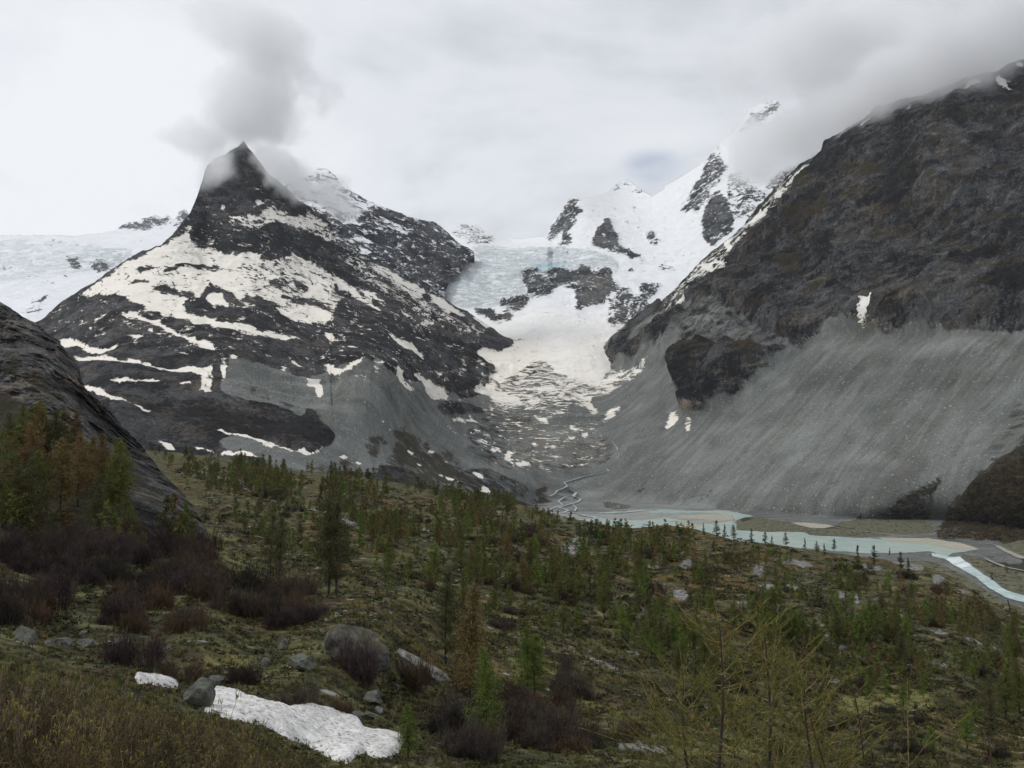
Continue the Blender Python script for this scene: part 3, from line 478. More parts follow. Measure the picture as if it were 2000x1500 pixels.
rightm = inside(PX((1200,645),(1205,700),(1250,735),(1310,770),(1325,805),(1400,803),(1470,762),(1540,706),(1600,668),(1655,652),(1880,655),(2000,660),(2400,640),(2400,-400),(1200,-400)), cx, cyy) & ~glac
mor = inside(PX((1200,700),(1250,735),(1310,770),(1325,805),(1400,803),(1470,762),(1540,706),(1600,668),(1655,652),(1880,655),(2000,660),(2400,640),(2400,1040),(1840,1045),(1500,1015),(1300,985),(1190,930),(1205,850),(1190,800),(1240,760)), cx, cyy) & ~glac & ~rightm
val = inside(PX((1000,790),(1250,700),(1240,1400),(1800,1400),(2400,1400),(2400,1000),(1200,900),(1300,1400),(900,1400),(1000,960),(930,800)), cx, cyy)
val = (inside(PX((930,790),(1000,745),(1230,740),(1240,960),(1500,1010),(1840,1040),(2400,1035),(2400,1500),(850,1500),(880,990),(1010,970),(1000,880)), cx, cyy)) & ~glac & ~rightm & ~mor
leftm = ~(glac | rightm | mor | val)
make_objs(S, [
    ("mountain", M_FRONT_L, leftm, dict(kind='structure', label="dark pyramid mountain with a snow field on its shoulder, left of the glacier", category="mountain")),
    ("glacier_tongue", M_SCREE, glac, dict(kind='structure', label="cream coloured snow covered glacier tongue on the valley floor", category="glacier")),
    ("mountain", M_FRONT_R, rightm, dict(kind='structure', label="dark brown rock mountainside rising into cloud on the right", category="mountain")),
    ("moraine_slope", M_SCREE, mor, dict(kind='structure', label="grey scree moraine slope below the dark mountainside on the right", category="moraine")),
    ("valley_floor", M_SCREE, val, dict(kind='structure', label="grey gravel valley floor between glacier tongue and lake", category="valley floor"))], mk, fall.astype(np.float32), samp(TONE, S['PX'], S['PY']).ravel().astype(np.float32))
# ------------------------------------------------------------------ far basin with icefall and cliffs
bdep = TPS([(1000,470,5600),(885,450,5600),(800,450,5600),(1000,487,4850),(930,490,4700),(950,600,3750),(880,570,3900),(940,640,3350),(1100,545,4050),(1100,500,4650),(1150,610,3500),(1080,640,3180),(1100,660,3000),(1050,700,2830),(1200,700,2830),(1100,760,2560),(1000,760,2560),
             (1200,500,4500),(1125,390,5300),(1215,355,6100),(1300,380,5400),(1370,320,5300),(1400,400,4650),(1500,400,4500),(1520,195,5600),(1250,560,4000),(1300,590,3750),(1400,500,4250),(1210,640,3250),(1250,700,3000),(1600,300,5200),(1700,200,5700),(1850,150,5800),(1500,560,3900),(1700,400,4600),(850,650,3500),(1280,480,4700)])
b_top = PX((780,480),(860,470))+C2((790,520),(810,495),(845,450),(870,452),(900,458),(935,452),(965,470),(1000,500),(1060,520),(1120,530),(1200,535),(1300,520),(1340,515),(1370,440),(1440,345),(1470,302),(1500,298),(1540,305),(1640,290),(1690,265),(1730,220),(1770,205),(1800,212),(1850,250),(1910,285),(1925,300),(1960,275),(2000,250))+\
    C3((0,750),(120,680),(225,610),(265,560),(300,520),(390,440),(430,395),(470,330),(520,300),(580,280),(625,268),(650,330),(700,430),(800,560),(1000,640),(1700,800))
def ice_extra(PXg, PYg, Q, D):
    i = np.clip(samp(ICE, PXg, PYg), 0, 1); r = fbm(Q*np.array([.7, .7, 1.5]), 120, 6, .6, True, 21); return .0045*D*i*r
B = build_sheet(780, 1880, 2.0, b_top, [(780,700),(900,760),(1250,800),(1500,700),(1900,520)], 260, bdep, .011, 600, snow=FS, extra=ice_extra, octs=7, jit=1.6)
mb = sheet_masks(B, FS, scree=False, veg=False); zb = np.zeros(len(mb), np.float32)
all_b = np.ones((B['nr']-1, B['nc']-1), bool); bx, by = B['PX'][:-1, :-1], B['PY'][:-1, :-1]
icef = inside(CG((60,545),(200,380),(310,300),(270,205),(620,208),(900,228),(1180,235),(1400,300),(1445,405),(1250,392),(1150,368),(1060,402),(880,412),(680,402),(680,490),(730,600),(490,650),(500,705),(280,712),(450,805),(300,900),(0,700)), bx, by)
make_objs(B, [("icefall", M_FAR, icef, dict(kind='structure', label="hanging glacier icefall with blue ice front above grey cliffs", category="glacier")),
              ("mountain", M_FAR, all_b & ~icef, dict(kind='structure', label="snow covered mountains and grey cliffs behind the glacier", category="mountain"))], mb, zb, samp(FT, B['PX'], B['PY']).ravel().astype(np.float32))
# ------------------------------------------------------------------ dark rear mountain between pyramid and icefall
kd = TPS([(560,330,4500),(640,330,4450),(770,410,4350),(925,500,4250),(866,577,3750),(700,560,3600),(800,600,3550),(600,500,3700),(700,450,4050),(850,480,4250),(560,600,3500)])
k_top = PX((500,420),(560,360))+C2((20,180),(60,137),(110,150),(160,190),(190,240),(230,262),(330,312),(400,345),(500,382),(570,410),(640,430),(700,440),(740,460),(780,500),(800,520),(860,572),(900,590),(920,605),(932,632))
k_bot = [(500,640),(780,640),(866,585),(870,572),(880,545),(897,540),(908,521),(926,505),(940,505)]
K = build_sheet(500, 926, 2.0, k_top, k_bot, 170, kd, .013, 360, snow=BS, octs=7, jit=2)
make_objs(K, [("mountain", M_BACK, np.ones((K['nr']-1, K['nc']-1), bool), dict(kind='structure', label="blue grey rock ridge with cloud wisps, behind the pyramid mountain", category="mountain"))], sheet_masks(K, BS, False, False), np.zeros(K['nr']*K['nc'], np.float32))
# ------------------------------------------------------------------ far left snowfield
ld = TPS([(-200,460,8500),(0,461,8300),(220,455,8200),(350,410,8600),(450,400,8800),(0,600,6000),(200,560,6500),(60,650,5200),(-200,600,6000),(300,500,7400),(450,520,7400),(100,700,4600)])
l_top = PX((-300,462),(-100,462))+C1((0,746),(200,742),(400,746),(560,730),(640,715),(700,672),(760,668),(800,650),(860,628),(900,640),(940,627),(965,655),(985,640),(1000,610),(1030,597),(1060,622),(1150,650),(1300,680))
Lf = build_sheet(-300, 440, 2.0, l_top, [(-300,760),(440,720)], 150, ld, .008, 900, snow=LS, jit=2.2, extra=ice_extra)
make_objs(Lf, [("snowfield", M_FARL, np.ones((Lf['nr']-1, Lf['nc']-1), bool), dict(kind='structure', label="distant white crevassed snowfield and ridge on the far left", category="snowfield"))], sheet_masks(Lf, LS, False, False), np.zeros(Lf['nr']*Lf['nc'], np.float32))
# ------------------------------------------------------------------ lake, river, streams, sandbars, path on the flat
def flat_mesh(name, poly, z, mat, step=3, wob=2.6, seed=0, **props):
    """polygon traced on the flat valley floor, ragged shoreline, laid at its own level"""
    pts = []
    n = len(poly)
    for i in range(n):
        a, c = np.array(poly[i]), np.array(poly[(i+1) % n]); k = max(1, int(np.hypot(*(c-a))/step))
        for j in range(k): pts.append(a+(c-a)*j/k)
    pts = np.array(pts); q = np.stack([pts[:, 0]/18, pts[:, 1]/6, pts[:, 0]*0+seed], -1)
    pts = pts+np.stack([fbm(q, 1, 5, .65)*2, fbm(q+40, 1, 5, .65)*.5], -1)*wob*2
    a, b = pix(pts[:, 0], pts[:, 1]); D = z/b; V = np.stack([a*D, D, np.full(len(D), z)], -1)
    import mathutils.geometry as g
    tri = g.tessellate_polygon([[Vector(v) for v in V]]); me = mesh_np(name, V, [np.array(tri)], mat, False)
    if me.polygons and sum(p.normal.z for p in me.polygons) < 0: me.flip_normals()
    return link(name, me, **props)
def water_mat(name, c1, c2, rough, foam=0.0):
    m, t, b = new_mat(name); P_ = t.new('ShaderNodeTexCoord').outputs['Object']
    n = t.noise(t.mapping(P_, sc=(1, .45, 1)), 1/35, 6, .62, 1.4); c = t.mix(t.map(n, .40, .60), c1, c2)
    if foam: c = t.mix(t.map(t.noise(t.mapping(P_, sc=(.5, 1, 1)), 1/3.5, 6, .7, .3), .42, .62, 0, foam), c, (.8, .85, .85))
    t.put(b, 'Base Color', c); b.inputs['Roughness'].default_value = rough; b.inputs['Specular IOR Level'].default_value = .12
    bp = t.new('ShaderNodeBump'); bp.inputs['Strength'].default_value = .3; bp.inputs['Distance'].default_value = .3; t.put(bp, 'Height', t.noise(P_, 1/2.0, 3, .6)); t.l.new(bp.outputs[0], b.inputs['Normal']); return m
M_LAKE = water_mat('lake_water', (.27, .355, .325), (.35, .405, .365), .45); M_RIVER = water_mat('river_water', (.27, .37, .35), (.38, .47, .45), .5, .5); M_STREAM = water_mat('stream_water', (.22, .26, .26), (.36, .41, .405), .6, .3)
def dirt_mat(name, c1, c2, s=1/8):
    m, t, b = new_mat(name); P_ = t.new('ShaderNodeTexCoord').outputs['Object']
    c = t.mix(t.map(t.noise(t.mapping(P_, sc=(1, .5, 1)), s, 7, .65, .5), .35, .65), c1, c2); t.put(b, 'Base Color', c); return m
M_SAND = dirt_mat('silt', (.29, .28, .225), (.38, .36, .29)); M_PATH = dirt_mat('path_gravel', (.22, .21, .18), (.32, .31, .27)); M_SILT2 = dirt_mat('grey_silt', (.20, .215, .205), (.29, .295, .27), 1/14)
z = FLOOR
st = dict(kind='structure')
flat_mesh("mud_flat", CV((300,1010),(1000,1015),(1500,975),(1800,985),(2100,960)) + C6((180,1135),(340,1135),(490,1160),(400,1185),(395,1240),(300,1330),(0,1330),(-300,1300),(-560,1230)), z+.15, M_SILT2, **st)
flat_mesh("lake", CV((640,1075),(860,1058),(1000,1075),(1250,1085),(1500,1050),(1640,1080),(1740,1085)) + C6((0,1200),(60,1190),(190,1215),(300,1200),(380,1195),(395,1215),(380,1300),(250,1330),(0,1330),(-400,1300)), z+.3, M_LAKE, seed=3, **st)
flat_mesh("lake", C6((0,1130),(60,1135),(330,1134),(490,1162),(400,1188),(385,1190),(365,1160),(200,1148),(100,1150),(-60,1146),(-150,1140),(-300,1150),(-420,1152),(-300,1142),(-100,1130)), z+.32, M_LAKE, seed=4, **st)
flat_mesh("sandbar", C6((100,1160),(340,1155),(385,1180),(370,1192),(240,1190),(120,1180),(60,1170)), z+.42, M_SAND, seed=5, **st)
flat_mesh("sandbar", C6((60,1195),(200,1212),(160,1235),(70,1225)), z+.42, M_SAND, seed=6, **st)
flat_mesh("sandbar", C6((700,1200),(790,1203),(900,1212),(945,1222),(880,1233),(810,1232),(740,1215)), z+.4, M_SAND, seed=7, wob=1.2, **st)
flat_mesh("lake", C6((380,1243),(560,1252),(770,1256),(800,1272),(900,1278),(1100,1288),(1300,1302),(1460,1305),(1560,1325),(1745,1352),(1660,1365),(1600,1372),(1560,1400),(1480,1362),(1300,1372),(1100,1372),(950,1360),(800,1345),(560,1340),(380,1310)), z+.3, M_LAKE, seed=8, wob=1.4, **st)
flat_mesh("sandbar", C6((1180,1285),(1460,1288),(1640,1315),(1752,1350),(1660,1358),(1540,1338),(1460,1318),(1340,1312),(1240,1305)), z+.42, M_SAND, seed=9, wob=1.5, **st)
flat_mesh("river", C9((1485,300),(1560,318),(1600,322),(1640,320),(1700,368),(1790,428),(1900,508),(2000,538),(2200,570),(2200,620),(2000,575),(1900,548),(1820,502),(1730,432),(1620,375),(1560,335),(1490,318)), z+.5, M_RIVER, wob=1.0, seed=10, label="turquoise glacial river flowing out of the lake at the lower right", category="river", **st)
M_TURF = dirt_mat('bank_turf', (.040, .042, .020), (.16, .155, .105), 1/5)
flat_mesh("bank_turf", C6((395,1205),(520,1174),(700,1203),(830,1239),(960,1233),(1260,1274),(1100,1284),(800,1262),(560,1250),(400,1242)), z+.2, M_TURF, seed=21, wob=1.3, **st)
flat_mesh("bank_turf", C9((1650,300),(1700,318),(1790,345),(1850,372),(1990,410),(2150,440),(2150,560),(2000,528),(1905,500),(1795,420),(1708,362)), z+.2, M_TURF, seed=22, wob=1.5, **st)
flat_mesh("bank_turf", C9((1860,262),(1985,225),(2150,200),(2150,335),(1990,318),(1910,285)), z+.2, M_TURF, seed=23, wob=1.5, **st)
flat_mesh("bank_turf", C9((1200,345),(1480,345),(1560,372),(1640,410),(1730,470),(1820,535),(1900,575),(2150,640),(2150,900),(1300,900)), z+.2, M_TURF, seed=24, wob=1.5, **st)
flat_mesh("bank_turf", C6((960,1200),(1270,1165),(1480,1200),(1500,1262),(1300,1268),(1100,1245),(960,1226)), z+.2, M_TURF, seed=25, wob=2, **st)
M_FOAM = water_mat('white_water', (.50, .56, .57), (.68, .72, .72), .6, .5)
flat_mesh("rapids", C9((1562,332),(1640,320),(1668,342),(1600,362)), z+.62, M_FOAM, wob=.6, **st); flat_mesh("rapids", C9((1615,368),(1680,350),(1705,366),(1650,386)), z+.62, M_FOAM, wob=.6, **st)
def front_D(px, py):
    """distance of the valley surface at a survey pixel"""
    d = fdep(np.array([px]), np.array([py]))[0]; b = pix(px, py)[1]
    return min(d, FLOOR/b) if b < -1e-4 else d
def ribbon(name, line, wid, mat, lift=.6, flat=None, **props):
    pts = []
    for (x0, y0), (x1, y1) in zip(line[:-1], line[1:]):
        k = max(1, int(math.hypot(x1-x0, y1-y0)/4))
        for j in range(k): pts.append((x0+(x1-x0)*j/k, y0+(y1-y0)*j/k))
    pts.append(line[-1]); W = []
    for x, y in pts:
        D = (flat/pix(x, y)[1]) if flat else front_D(x, y)*.998
        W.append(P(x, y, D)+np.array([0, 0, lift]))
    W = np.array(W); T = np.gradient(W, axis=0); T[:, 2] = 0; T /= np.linalg.norm(T, axis=1, keepdims=True)+1e-6; Nn = np.stack([-T[:, 1], T[:, 0], T[:, 2]*0], -1)
    ww = wid*(1+.45*fbm(W, 30, 3, seed=5))[:, None]; L_, R_ = W+Nn*ww/2, W-Nn*ww/2; n = len(W)
    V = np.concatenate([L_, R_]); i = np.arange(n-1); f = np.stack([i, n+i, n+i+1, i+1], -1)
    return link(name, mesh_np(name, V, [f], mat, False), **props)
for line, wd in ((CV((790,98),(860,98),(900,120),(915,165),(960,190),(990,230),(965,290),(1000,330),(1030,375),(1035,400)), 5), (CV((1060,440),(1020,480),(960,530),(915,575),(945,600),(850,635),(760,650),(680,665),(600,690),(510,718),(540,750),(500,775),(440,795),(420,825),(370,850)), 3.5)):
    ribbon("stream", line, wd, M_STREAM, lift=1.2, **st)
for line, wd in ((CV((545,790),(625,815),(600,850),(670,880),(640,910),(560,930),(460,962),(550,990),(500,1012)), 5), (CV((430,810),(460,835),(520,855),(450,900),(495,935),(420,960),(350,990)), 4), (CV((590,935),(630,965),(610,1000)), 3), (CV((540,1015),(640,1020),(720,1045),(800,1055),(830,1075)), 5), (CV((380,1015),(700,1010),(980,1018),(1200,1000),(1420,975),(1560,985)), 5), (CV((670,880),(710,878)), 2.5)):
    ribbon("stream", line, wd, M_STREAM, lift=1.3, **st)
for line, wd in ((C6((920,1226),(1000,1238),(1150,1258),(1260,1272),(1400,1285),(1600,1295),(1780,1318),(1850,1330)), 3.2), (C9((1850,262),(1900,290),(1990,330),(2100,350)), 7), (C9((1780,330),(1830,355),(1900,382),(2000,402),(2100,410)), 3.2)):
    ribbon("path", line, wd, M_PATH, lift=.6, flat=z, **st)
# ------------------------------------------------------------------ near cliff and near hillside
cd = TPS([(0,590,230),(150,700,225),(-250,450,240),(200,830,195),(300,930,178),(400,1035,152),(0,850,155),(0,1000,104),(200,1000,112),(300,1050,106),(400,1060,116),(0,1060,84),(200,1060,92),(-250,850,160),(-250,1060,84),(400,1110,134),(300,1110,122),(200,1110,104),(0,1110,92),(-250,1110,92),(350,1085,122),(100,720,200),(200,930,150),(100,920,132)])
c_top = [(-300,430),(-150,510)]+C4((0,115),(60,148),(120,192),(200,232),(260,282),(330,332),(352,372),(420,432),(440,470),(444,492),(456,545),(480,605),(560,672),(610,722),(700,822),(780,905),(850,990),(900,1062),(960,1122),(1040,1202),(1100,1282),(1152,1386))
CVEG = blank(0)
fill(CVEG, PX((-300,700),(0,760),(60,800),(110,830),(190,870),(205,900),(200,940),(235,980),(270,1010),(300,1040),(300,1100),(-300,1100)), 1)
fill(CVEG, C4((0,360),(60,380),(160,440),(230,500),(300,580),(420,640),(540,760),(480,820),(300,700),(100,560),(0,500)), .62)
fill(CVEG, C4((640,980),(760,1000),(900,1200),(980,1290),(800,1260),(700,1120)), .55)
CVEG = blur(CVEG, 8)
def cliff_D(px, py):
    D0 = cd(px, py); a, b = pix(px, py); Q = np.stack([a*D0, D0, b*D0], -1); vg = samp(CVEG, px, py)
    q = np.stack([Q[..., 0]*.75+Q[..., 2]*.66, Q[..., 1]*.6, (Q[..., 2]*.75-Q[..., 0]*.66)*.35], -1)
    return D0*(1+(.06*(1-.6*vg))*(fbm(Q, 34, 8, .6, True, 31)*.6+fbm(q, 9, 6, .62, True, 33)*.5))
M_CLIFF = terrain_mat('cliff_rock', 1.5, ss=.6, strata=((.62, .2, .75), (.7, -.3, -.6)), rock_a=(.018, .018, .020), rock_b=(.21, .205, .20), moss=(.05, .045, .016), snow_col=(.8, .8, .8))
Cl = build_sheet(-300, 404, 1.5, c_top, [(-300,1110),(405,1110)], 330, lambda x, y: cliff_D(x, y), 0, 34, jit=1.6, backn=8, back=.02)
x_, y_ = Cl['PX'], Cl['PY']; z_ = np.zeros_like(x_)
make_objs(Cl, [("cliff", M_CLIFF, np.ones((Cl['nr']-1, Cl['nc']-1), bool), dict(kind='structure', label="dark sloping rock cliff with mossy streaks at the left edge", category="cliff"))],
          np.stack([z_, z_, samp(CVEG, x_, y_), z_], -1).reshape(-1, 4), z_.ravel().astype(np.float32))
nd = TPS([(-300,870,640),(0,875,640),(290,880,610),(460,895,580),(560,915,525),(700,930,500),(830,957,480),(1010,985,440),(1100,1000,410),(1200,1015,385),(1300,1032,350),(1400,1038,330),(1500,1055,325),(1600,1080,315),(1740,1100,300),(1850,1118,290),(2000,1185,270),(2300,1280,230),
 (600,1000,300),(1000,1050,260),(1300,1100,232),(1600,1150,200),(1900,1250,150),(1000,1150,140),(1300,1200,138),(1600,1300,108),(1900,1400,84),(2250,1450,75),(1000,1300,70),(1300,1400,62),(1600,1500,52),(1950,1500,62),(1000,1500,31),(800,1400,40),(500,1150,92),(400,1085,115),
 (300,1150,76),(150,1100,80),(0,1000,165),(200,1000,175),(300,1000,230),(400,1030,185),(350,960,360),(0,900,420),(0,1100,70),(200,1080,84),(0,1150,50),(150,1250,38),(400,1250,41),(600,1300,37),(700,1250,43),(400,1350,28),(600,1420,24),(750,1480,22),(900,1480,27),
 (0,1330,13),(0,1400,6.5),(200,1400,10),(0,1500,4.6),(300,1500,6),(450,1500,9),(600,1500,18),(300,1440,11),(0,1700,3.0),(500,1700,3.6),(1000,1700,6.5),(1400,1700,10),(2000,1700,14),(2300,1500,55),(2300,1700,16),(-300,1250,24),(-300,1500,4.6),(-300,1100,62),(-300,1000,150),
 (500,2200,2.1),(1000,2200,2.4),(1500,2200,3),(2000,2200,4),(0,2200,1.9)])
n_top = [(-300,872),(0,875),(280,880),(350,884),(460,898),(560,918),(640,922),(720,934),(830,952),(900,965),(1010,983),(1060,998),(1120,1014),(1180,1026),(1215,1033),(1250,1032),(1300,1026),(1360,1034),(1400,1046),(1440,1058),(1500,1062),(1560,1072),(1620,1080),(1680,1088),(1760,1098),(1800,1104),(1850,1120),(1880,1140),(1920,1165),(1960,1190),(2000,1205),(2100,1240),(2300,1290)]
def near_P(px, py):
    """world point of the near hillside under a survey pixel, with its hummocks"""
    px = np.asarray(px, float); py = np.asarray(py, float); D = nd(px, py); Q = P(px, py, D)
    h = fbm(Q*np.array([1, 1, .3]), 46, 4, .5, False, 41)*.8+fbm(Q*np.array([1, 1, .3]), 15, 5, .52, True, 43)*.42
    far = np.clip(D/250, .0, 1); h = h*np.clip((py-ipoly(n_top, px.ravel()).reshape(px.shape))/70, .12, 1)
    Q = Q.copy(); Q[..., 2] += h*(.25+4.2*far)*np.clip(D/14, .08, 1); return Q
xs = np.arange(-300, 2301, 2.6); nr = 520; vv_ = np.linspace(0, 1, nr)**1.15; tp = ipoly(n_top, xs)
PXn = np.repeat(xs[None], nr, 0); PYn = tp[None]+(2200-tp)[None]*vv_[:, None]
Vn = near_P(PXn, PYn); bk = []
for k in range(14, 0, -1):
    p = Vn[0].copy(); dd = 9.0*k; p[:, 1] += dd; p[:, 0] += dd*p[:, 0]/p[:, 1]; p[:, 2] -= dd*.62*min(1, .35+k*.09); bk.append(p)
Vn = np.concatenate([np.array(bk), Vn]); PXn = np.concatenate([np.repeat(PXn[:1], 14, 0), PXn]); PYn = np.concatenate([np.repeat(PYn[:1], 14, 0), PYn])
NR, NG, ND = blank(), blank(), blank()        # bare rock, bright grass, dark growth
for x, y, rx, ry, an in ((1140,1058,48,16,-15),(1110,1075,22,14,0),(1096,1008,7,18,-25),(1330,1165,26,13,0),(1520,1147,50,12,5),(1660,1165,32,9,18),(1634,1260,26,12,20),(1828,1303,30,7,5),(1905,1262,32,10,15),(1945,1272,16,8,20),(1878,1157,22,5,5),(1834,1247,18,8,10),(1000,1082,38,5,6),(1060,1100,26,5,12),(830,1035,16,7,-15),
     (1268,1105,22,7,-20),(1266,1185,26,22,30),(1275,1165,20,12,0),(1452,1178,14,10,0),(700,1030,50,8,25),(620,1000,50,9,28),(500,960,60,9,25),(950,1160,22,4,20),(1090,1230,26,4,20),(1180,1300,40,6,20),(1560,1255,16,8,5),(1550,1245,18,5,10),(1640,1335,30,4,5),(1700,1340,30,4,8),(1800,1345,36,4,6),(1240,1275,30,5,20),(960,1000,40,5,20),(1560,1100,44,6,8),(1700,1110,40,6,5),(1780,1105,50,7,8),(1830,1130,18,12,0),
     (420,930,60,6,18),(1480,1190,24,6,10),(1340,1100,20,10,0),(1600,1200,30,5,10),(1750,1200,24,5,10),(1480,1110,20,6,0),(660,1210,14,8,0),(1900,1440,16,5,0),(1240,1470,50,14,10),(1290,1480,30,10,0),(1130,1470,12,5,0)):
    ell(NR, x, y, rx, ry, 1, an)
for q in (C7((1020,190),(1150,190),(1300,270),(1400,340),(1480,400),(1600,460),(1680,510),(1500,490),(1300,430),(1180,330),(1060,280)), C8((200,440),(420,520),(560,620),(480,640),(260,540)), C8((100,580),(300,680),(420,800),(300,760),(150,680)), C8((820,760),(1000,860),(1300,900),(1500,1050),(1700,1250),(1900,1360),(1700,1360),(1400,1150),(1200,1020),(950,950)),
          C7((400,310),(600,360),(620,480),(500,470),(420,400)), C7((1040,860),(1300,840),(1450,900),(1420,990),(1200,980),(1080,950)), C9((1100,1000),(1600,1040),(1500,1150),(1100,1250),(900,1200)), C9((1200,380),(1500,380),(1560,450),(1300,450)), C8((1330,1400),(1450,1410),(1480,1500),(1360,1500)), C9((0,1250),(600,1350),(600,1500),(0,1500))):
    fill(NG, q, 1)
NR, NG = blur(NR, 3), blur(NG, 14)
def near_mat():
    m, t, b = new_mat('alpine_turf'); P_ = t.new('ShaderNodeTexCoord').outputs['Object']
    at = t.new('ShaderNodeAttribute', attribute_name='mask'); r_, g_, b_ = t.sep(at.outputs['Vector']); nz = t.sep(t.new('ShaderNodeNewGeometry').outputs['Normal'])[2]
    big = t.noise(P_, 1/30, 6, .6, .5); mid = t.noise(P_, 1/5.5, 7, .65, .5); fin = t.noise(P_, 1/.9, 6, .7, .2); vf = t.noise(P_, 1/.14, 4, .7)
    c = t.mix(t.map(mid, .38, .62), (.030, .032, .013), (.125, .12, .052)); c = t.mix(t.map(big, .45, .62), c, t.mul(c, (1.15, .82, .65)))
    c = t.mix(t.map(t.math('ADD', g_, t.math('MULTIPLY', t.math('SUBTRACT', mid, .5), 2)), .5, .8), c, (.15, .145, .05))
    c = t.mix(t.map(t.noise(t.mapping(P_, loc=(50, 0, 0)), 1/9, 7, .68, .4), .55, .62, 0, .8), c, (.045, .026, .018))
    c = t.mix(t.map(t.noise(t.mapping(P_, loc=(0, 90, 0)), 1/3.4, 6, .68, .4), .52, .58, 0, .85), c, (.016, .019, .009))
    c = t.mul(c, t.comb(*[t.map(t.math('ADD', fin, t.math('MULTIPLY', vf, .4)), .52, .88, .4, 1.7)]*3))
    rn = t.noise(t.mapping(P_, sc=(1, 1, 2.5)), 1/7, 9, .72, .4); rf = t.map(t.math('ADD', t.math('ADD', r_, t.math('MULTIPLY', t.math('SUBTRACT', rn, .5), 2.2)), t.math('MULTIPLY', t.math('SUBTRACT', .92, nz), .25)), .56, .66)
    rc = t.mix(t.map(t.noise(t.mapping(P_, sc=(1, 1, 3)), 1/1.6, 8, .75, .5), .38, .62), (.05, .05, .05), (.30, .295, .28))
    c = t.mix(rf, c, rc); sp = t.voro(P_, 1/1.7); spn = t.noise(P_, 1/8, 3, .5); c = t.mix(t.math('MULTIPLY', t.map(sp, .16, .24, 1, 0), t.map(spn, .50, .58)), c, (.27, .265, .25))
    t.put(b, 'Base Color', c)
    bp = t.new('ShaderNodeBump'); bp.inputs['Strength'].default_value = .9; bp.inputs['Distance'].default_value = 1.1
    t.put(bp, 'Height', t.math('ADD', t.math('ADD', mid, t.math('MULTIPLY', fin, .4)), t.math('MULTIPLY', vf, .06))); t.l.new(bp.outputs[0], b.inputs['Normal']); return m
M_NEAR = near_mat()
make_objs(dict(V=Vn, nr=Vn.shape[0], nc=Vn.shape[1]), [("hillside", M_NEAR, np.ones((Vn.shape[0]-1, Vn.shape[1]-1), bool), dict(kind='structure', label="rolling green brown hillside with turf and rock in the foreground", category="hillside"))],
          np.stack([samp(NR, PXn, PYn), samp(NG, PXn, PYn), samp(ND, PXn, PYn), PXn*0], -1).reshape(-1, 4), (PXn*0).ravel().astype(np.float32))
def ground(px, py):
    """where something planted at a survey pixel stands: the cliff foot or the hillside, whichever is nearer"""
    q = near_P(px, py)
    if px < 404:
        ct = float(ipoly(c_top, np.array([px]))[0])
        if ct < py < 1108:
            D = float(cliff_D(np.array([px]), np.array([py]))[0])
            if D < q[1]: return P(px, py, D)
    return q
# ------------------------------------------------------------------ old snow patch in the gully
def snow_patch(name, poly, thick, **props):
    M = blank(); fill(M, poly, 1); Mb = blur(M, 5); xs_ = [p[0] for p in poly]; ys_ = [p[1] for p in poly]
    xg = np.arange(min(xs_)-4, max(xs_)+5, 1.3); yg = np.arange(min(ys_)-4, max(ys_)+5, 1.1); X, Y = np.meshgrid(xg, yg)
    Q = near_P(X, Y); k = samp(Mb, X, Y); k = k+.5*fbm(Q, 1.3, 5, .6, seed=3)*(k > .05); Q[..., 2] += thick*np.clip((k-.38)*1.6, 0, 1)**.8-.04+.05*fbm(Q, .4, 3, .6, True, 8)
    keep = (k[:-1, :-1] > .38)&(k[1:, 1:] > .38); f = grid_faces(len(yg), len(xg)).reshape(len(yg)-1, len(xg)-1, 4)[keep]
    u, inv = np.unique(f, return_inverse=True)
    m, t, b = new_mat('old_snow'); P_ = t.new('ShaderNodeTexCoord').outputs['Object']
    cup = t.voro(P_, 3.2, 'SMOOTH_F1'); c = t.mix(t.map(t.noise(P_, 1.1, 6, .6), .35, .65), (.60, .585, .565), (.78, .77, .76)); c = t.mix(t.map(t.noise(t.mapping(P_, sc=(1, 1.6, 1)), 6, 6, .75, .4), .54, .60, 0, .95), c, (.13, .11, .085)); c = t.mix(t.map(cup, .55, .95, 0, .4), c, (.45, .42, .39))
    t.put(b, 'Base Color', c); b.inputs['Roughness'].default_value = .7; bp = t.new('ShaderNodeBump'); bp.inputs['Distance'].default_value = .12; t.put(bp, 'Height', t.math('ADD', cup, t.noise(P_, 6, 4, .6))); t.l.new(bp.outputs[0], b.inputs['Normal'])
    return link(name, mesh_np(name, Q.reshape(-1, 3)[u], [inv.reshape(f.shape)], m), **props)
snow_patch("snow_patch", C7((970,1125),(1040,1150),(1120,1165),(1180,1165),(1186,1100),(1230,1102),(1300,1112),(1400,1152),(1500,1180),(1620,1200),(1750,1207),(1850,1225),(1950,1260))+C8((150,1285),(170,1320),(220,1335),(330,1350),(420,1385),(370,1430),(330,1470),(240,1472),(180,1440),(60,1500))+
           C7((1960,1500),(1830,1462),(1780,1430),(1700,1380),(1600,1340),(1520,1292),(1400,1262),(1300,1250),(1180,1222),(1080,1190)), .22, label="large patch of old pitted snow running down to the lower edge", category="snow patch")
snow_patch("snow_patch", C7((740,1005),(850,1028),(1000,1050),(995,1088),(900,1072),(760,1048)), .2, label="small sliver of snow left of the pointed boulder", category="snow patch")
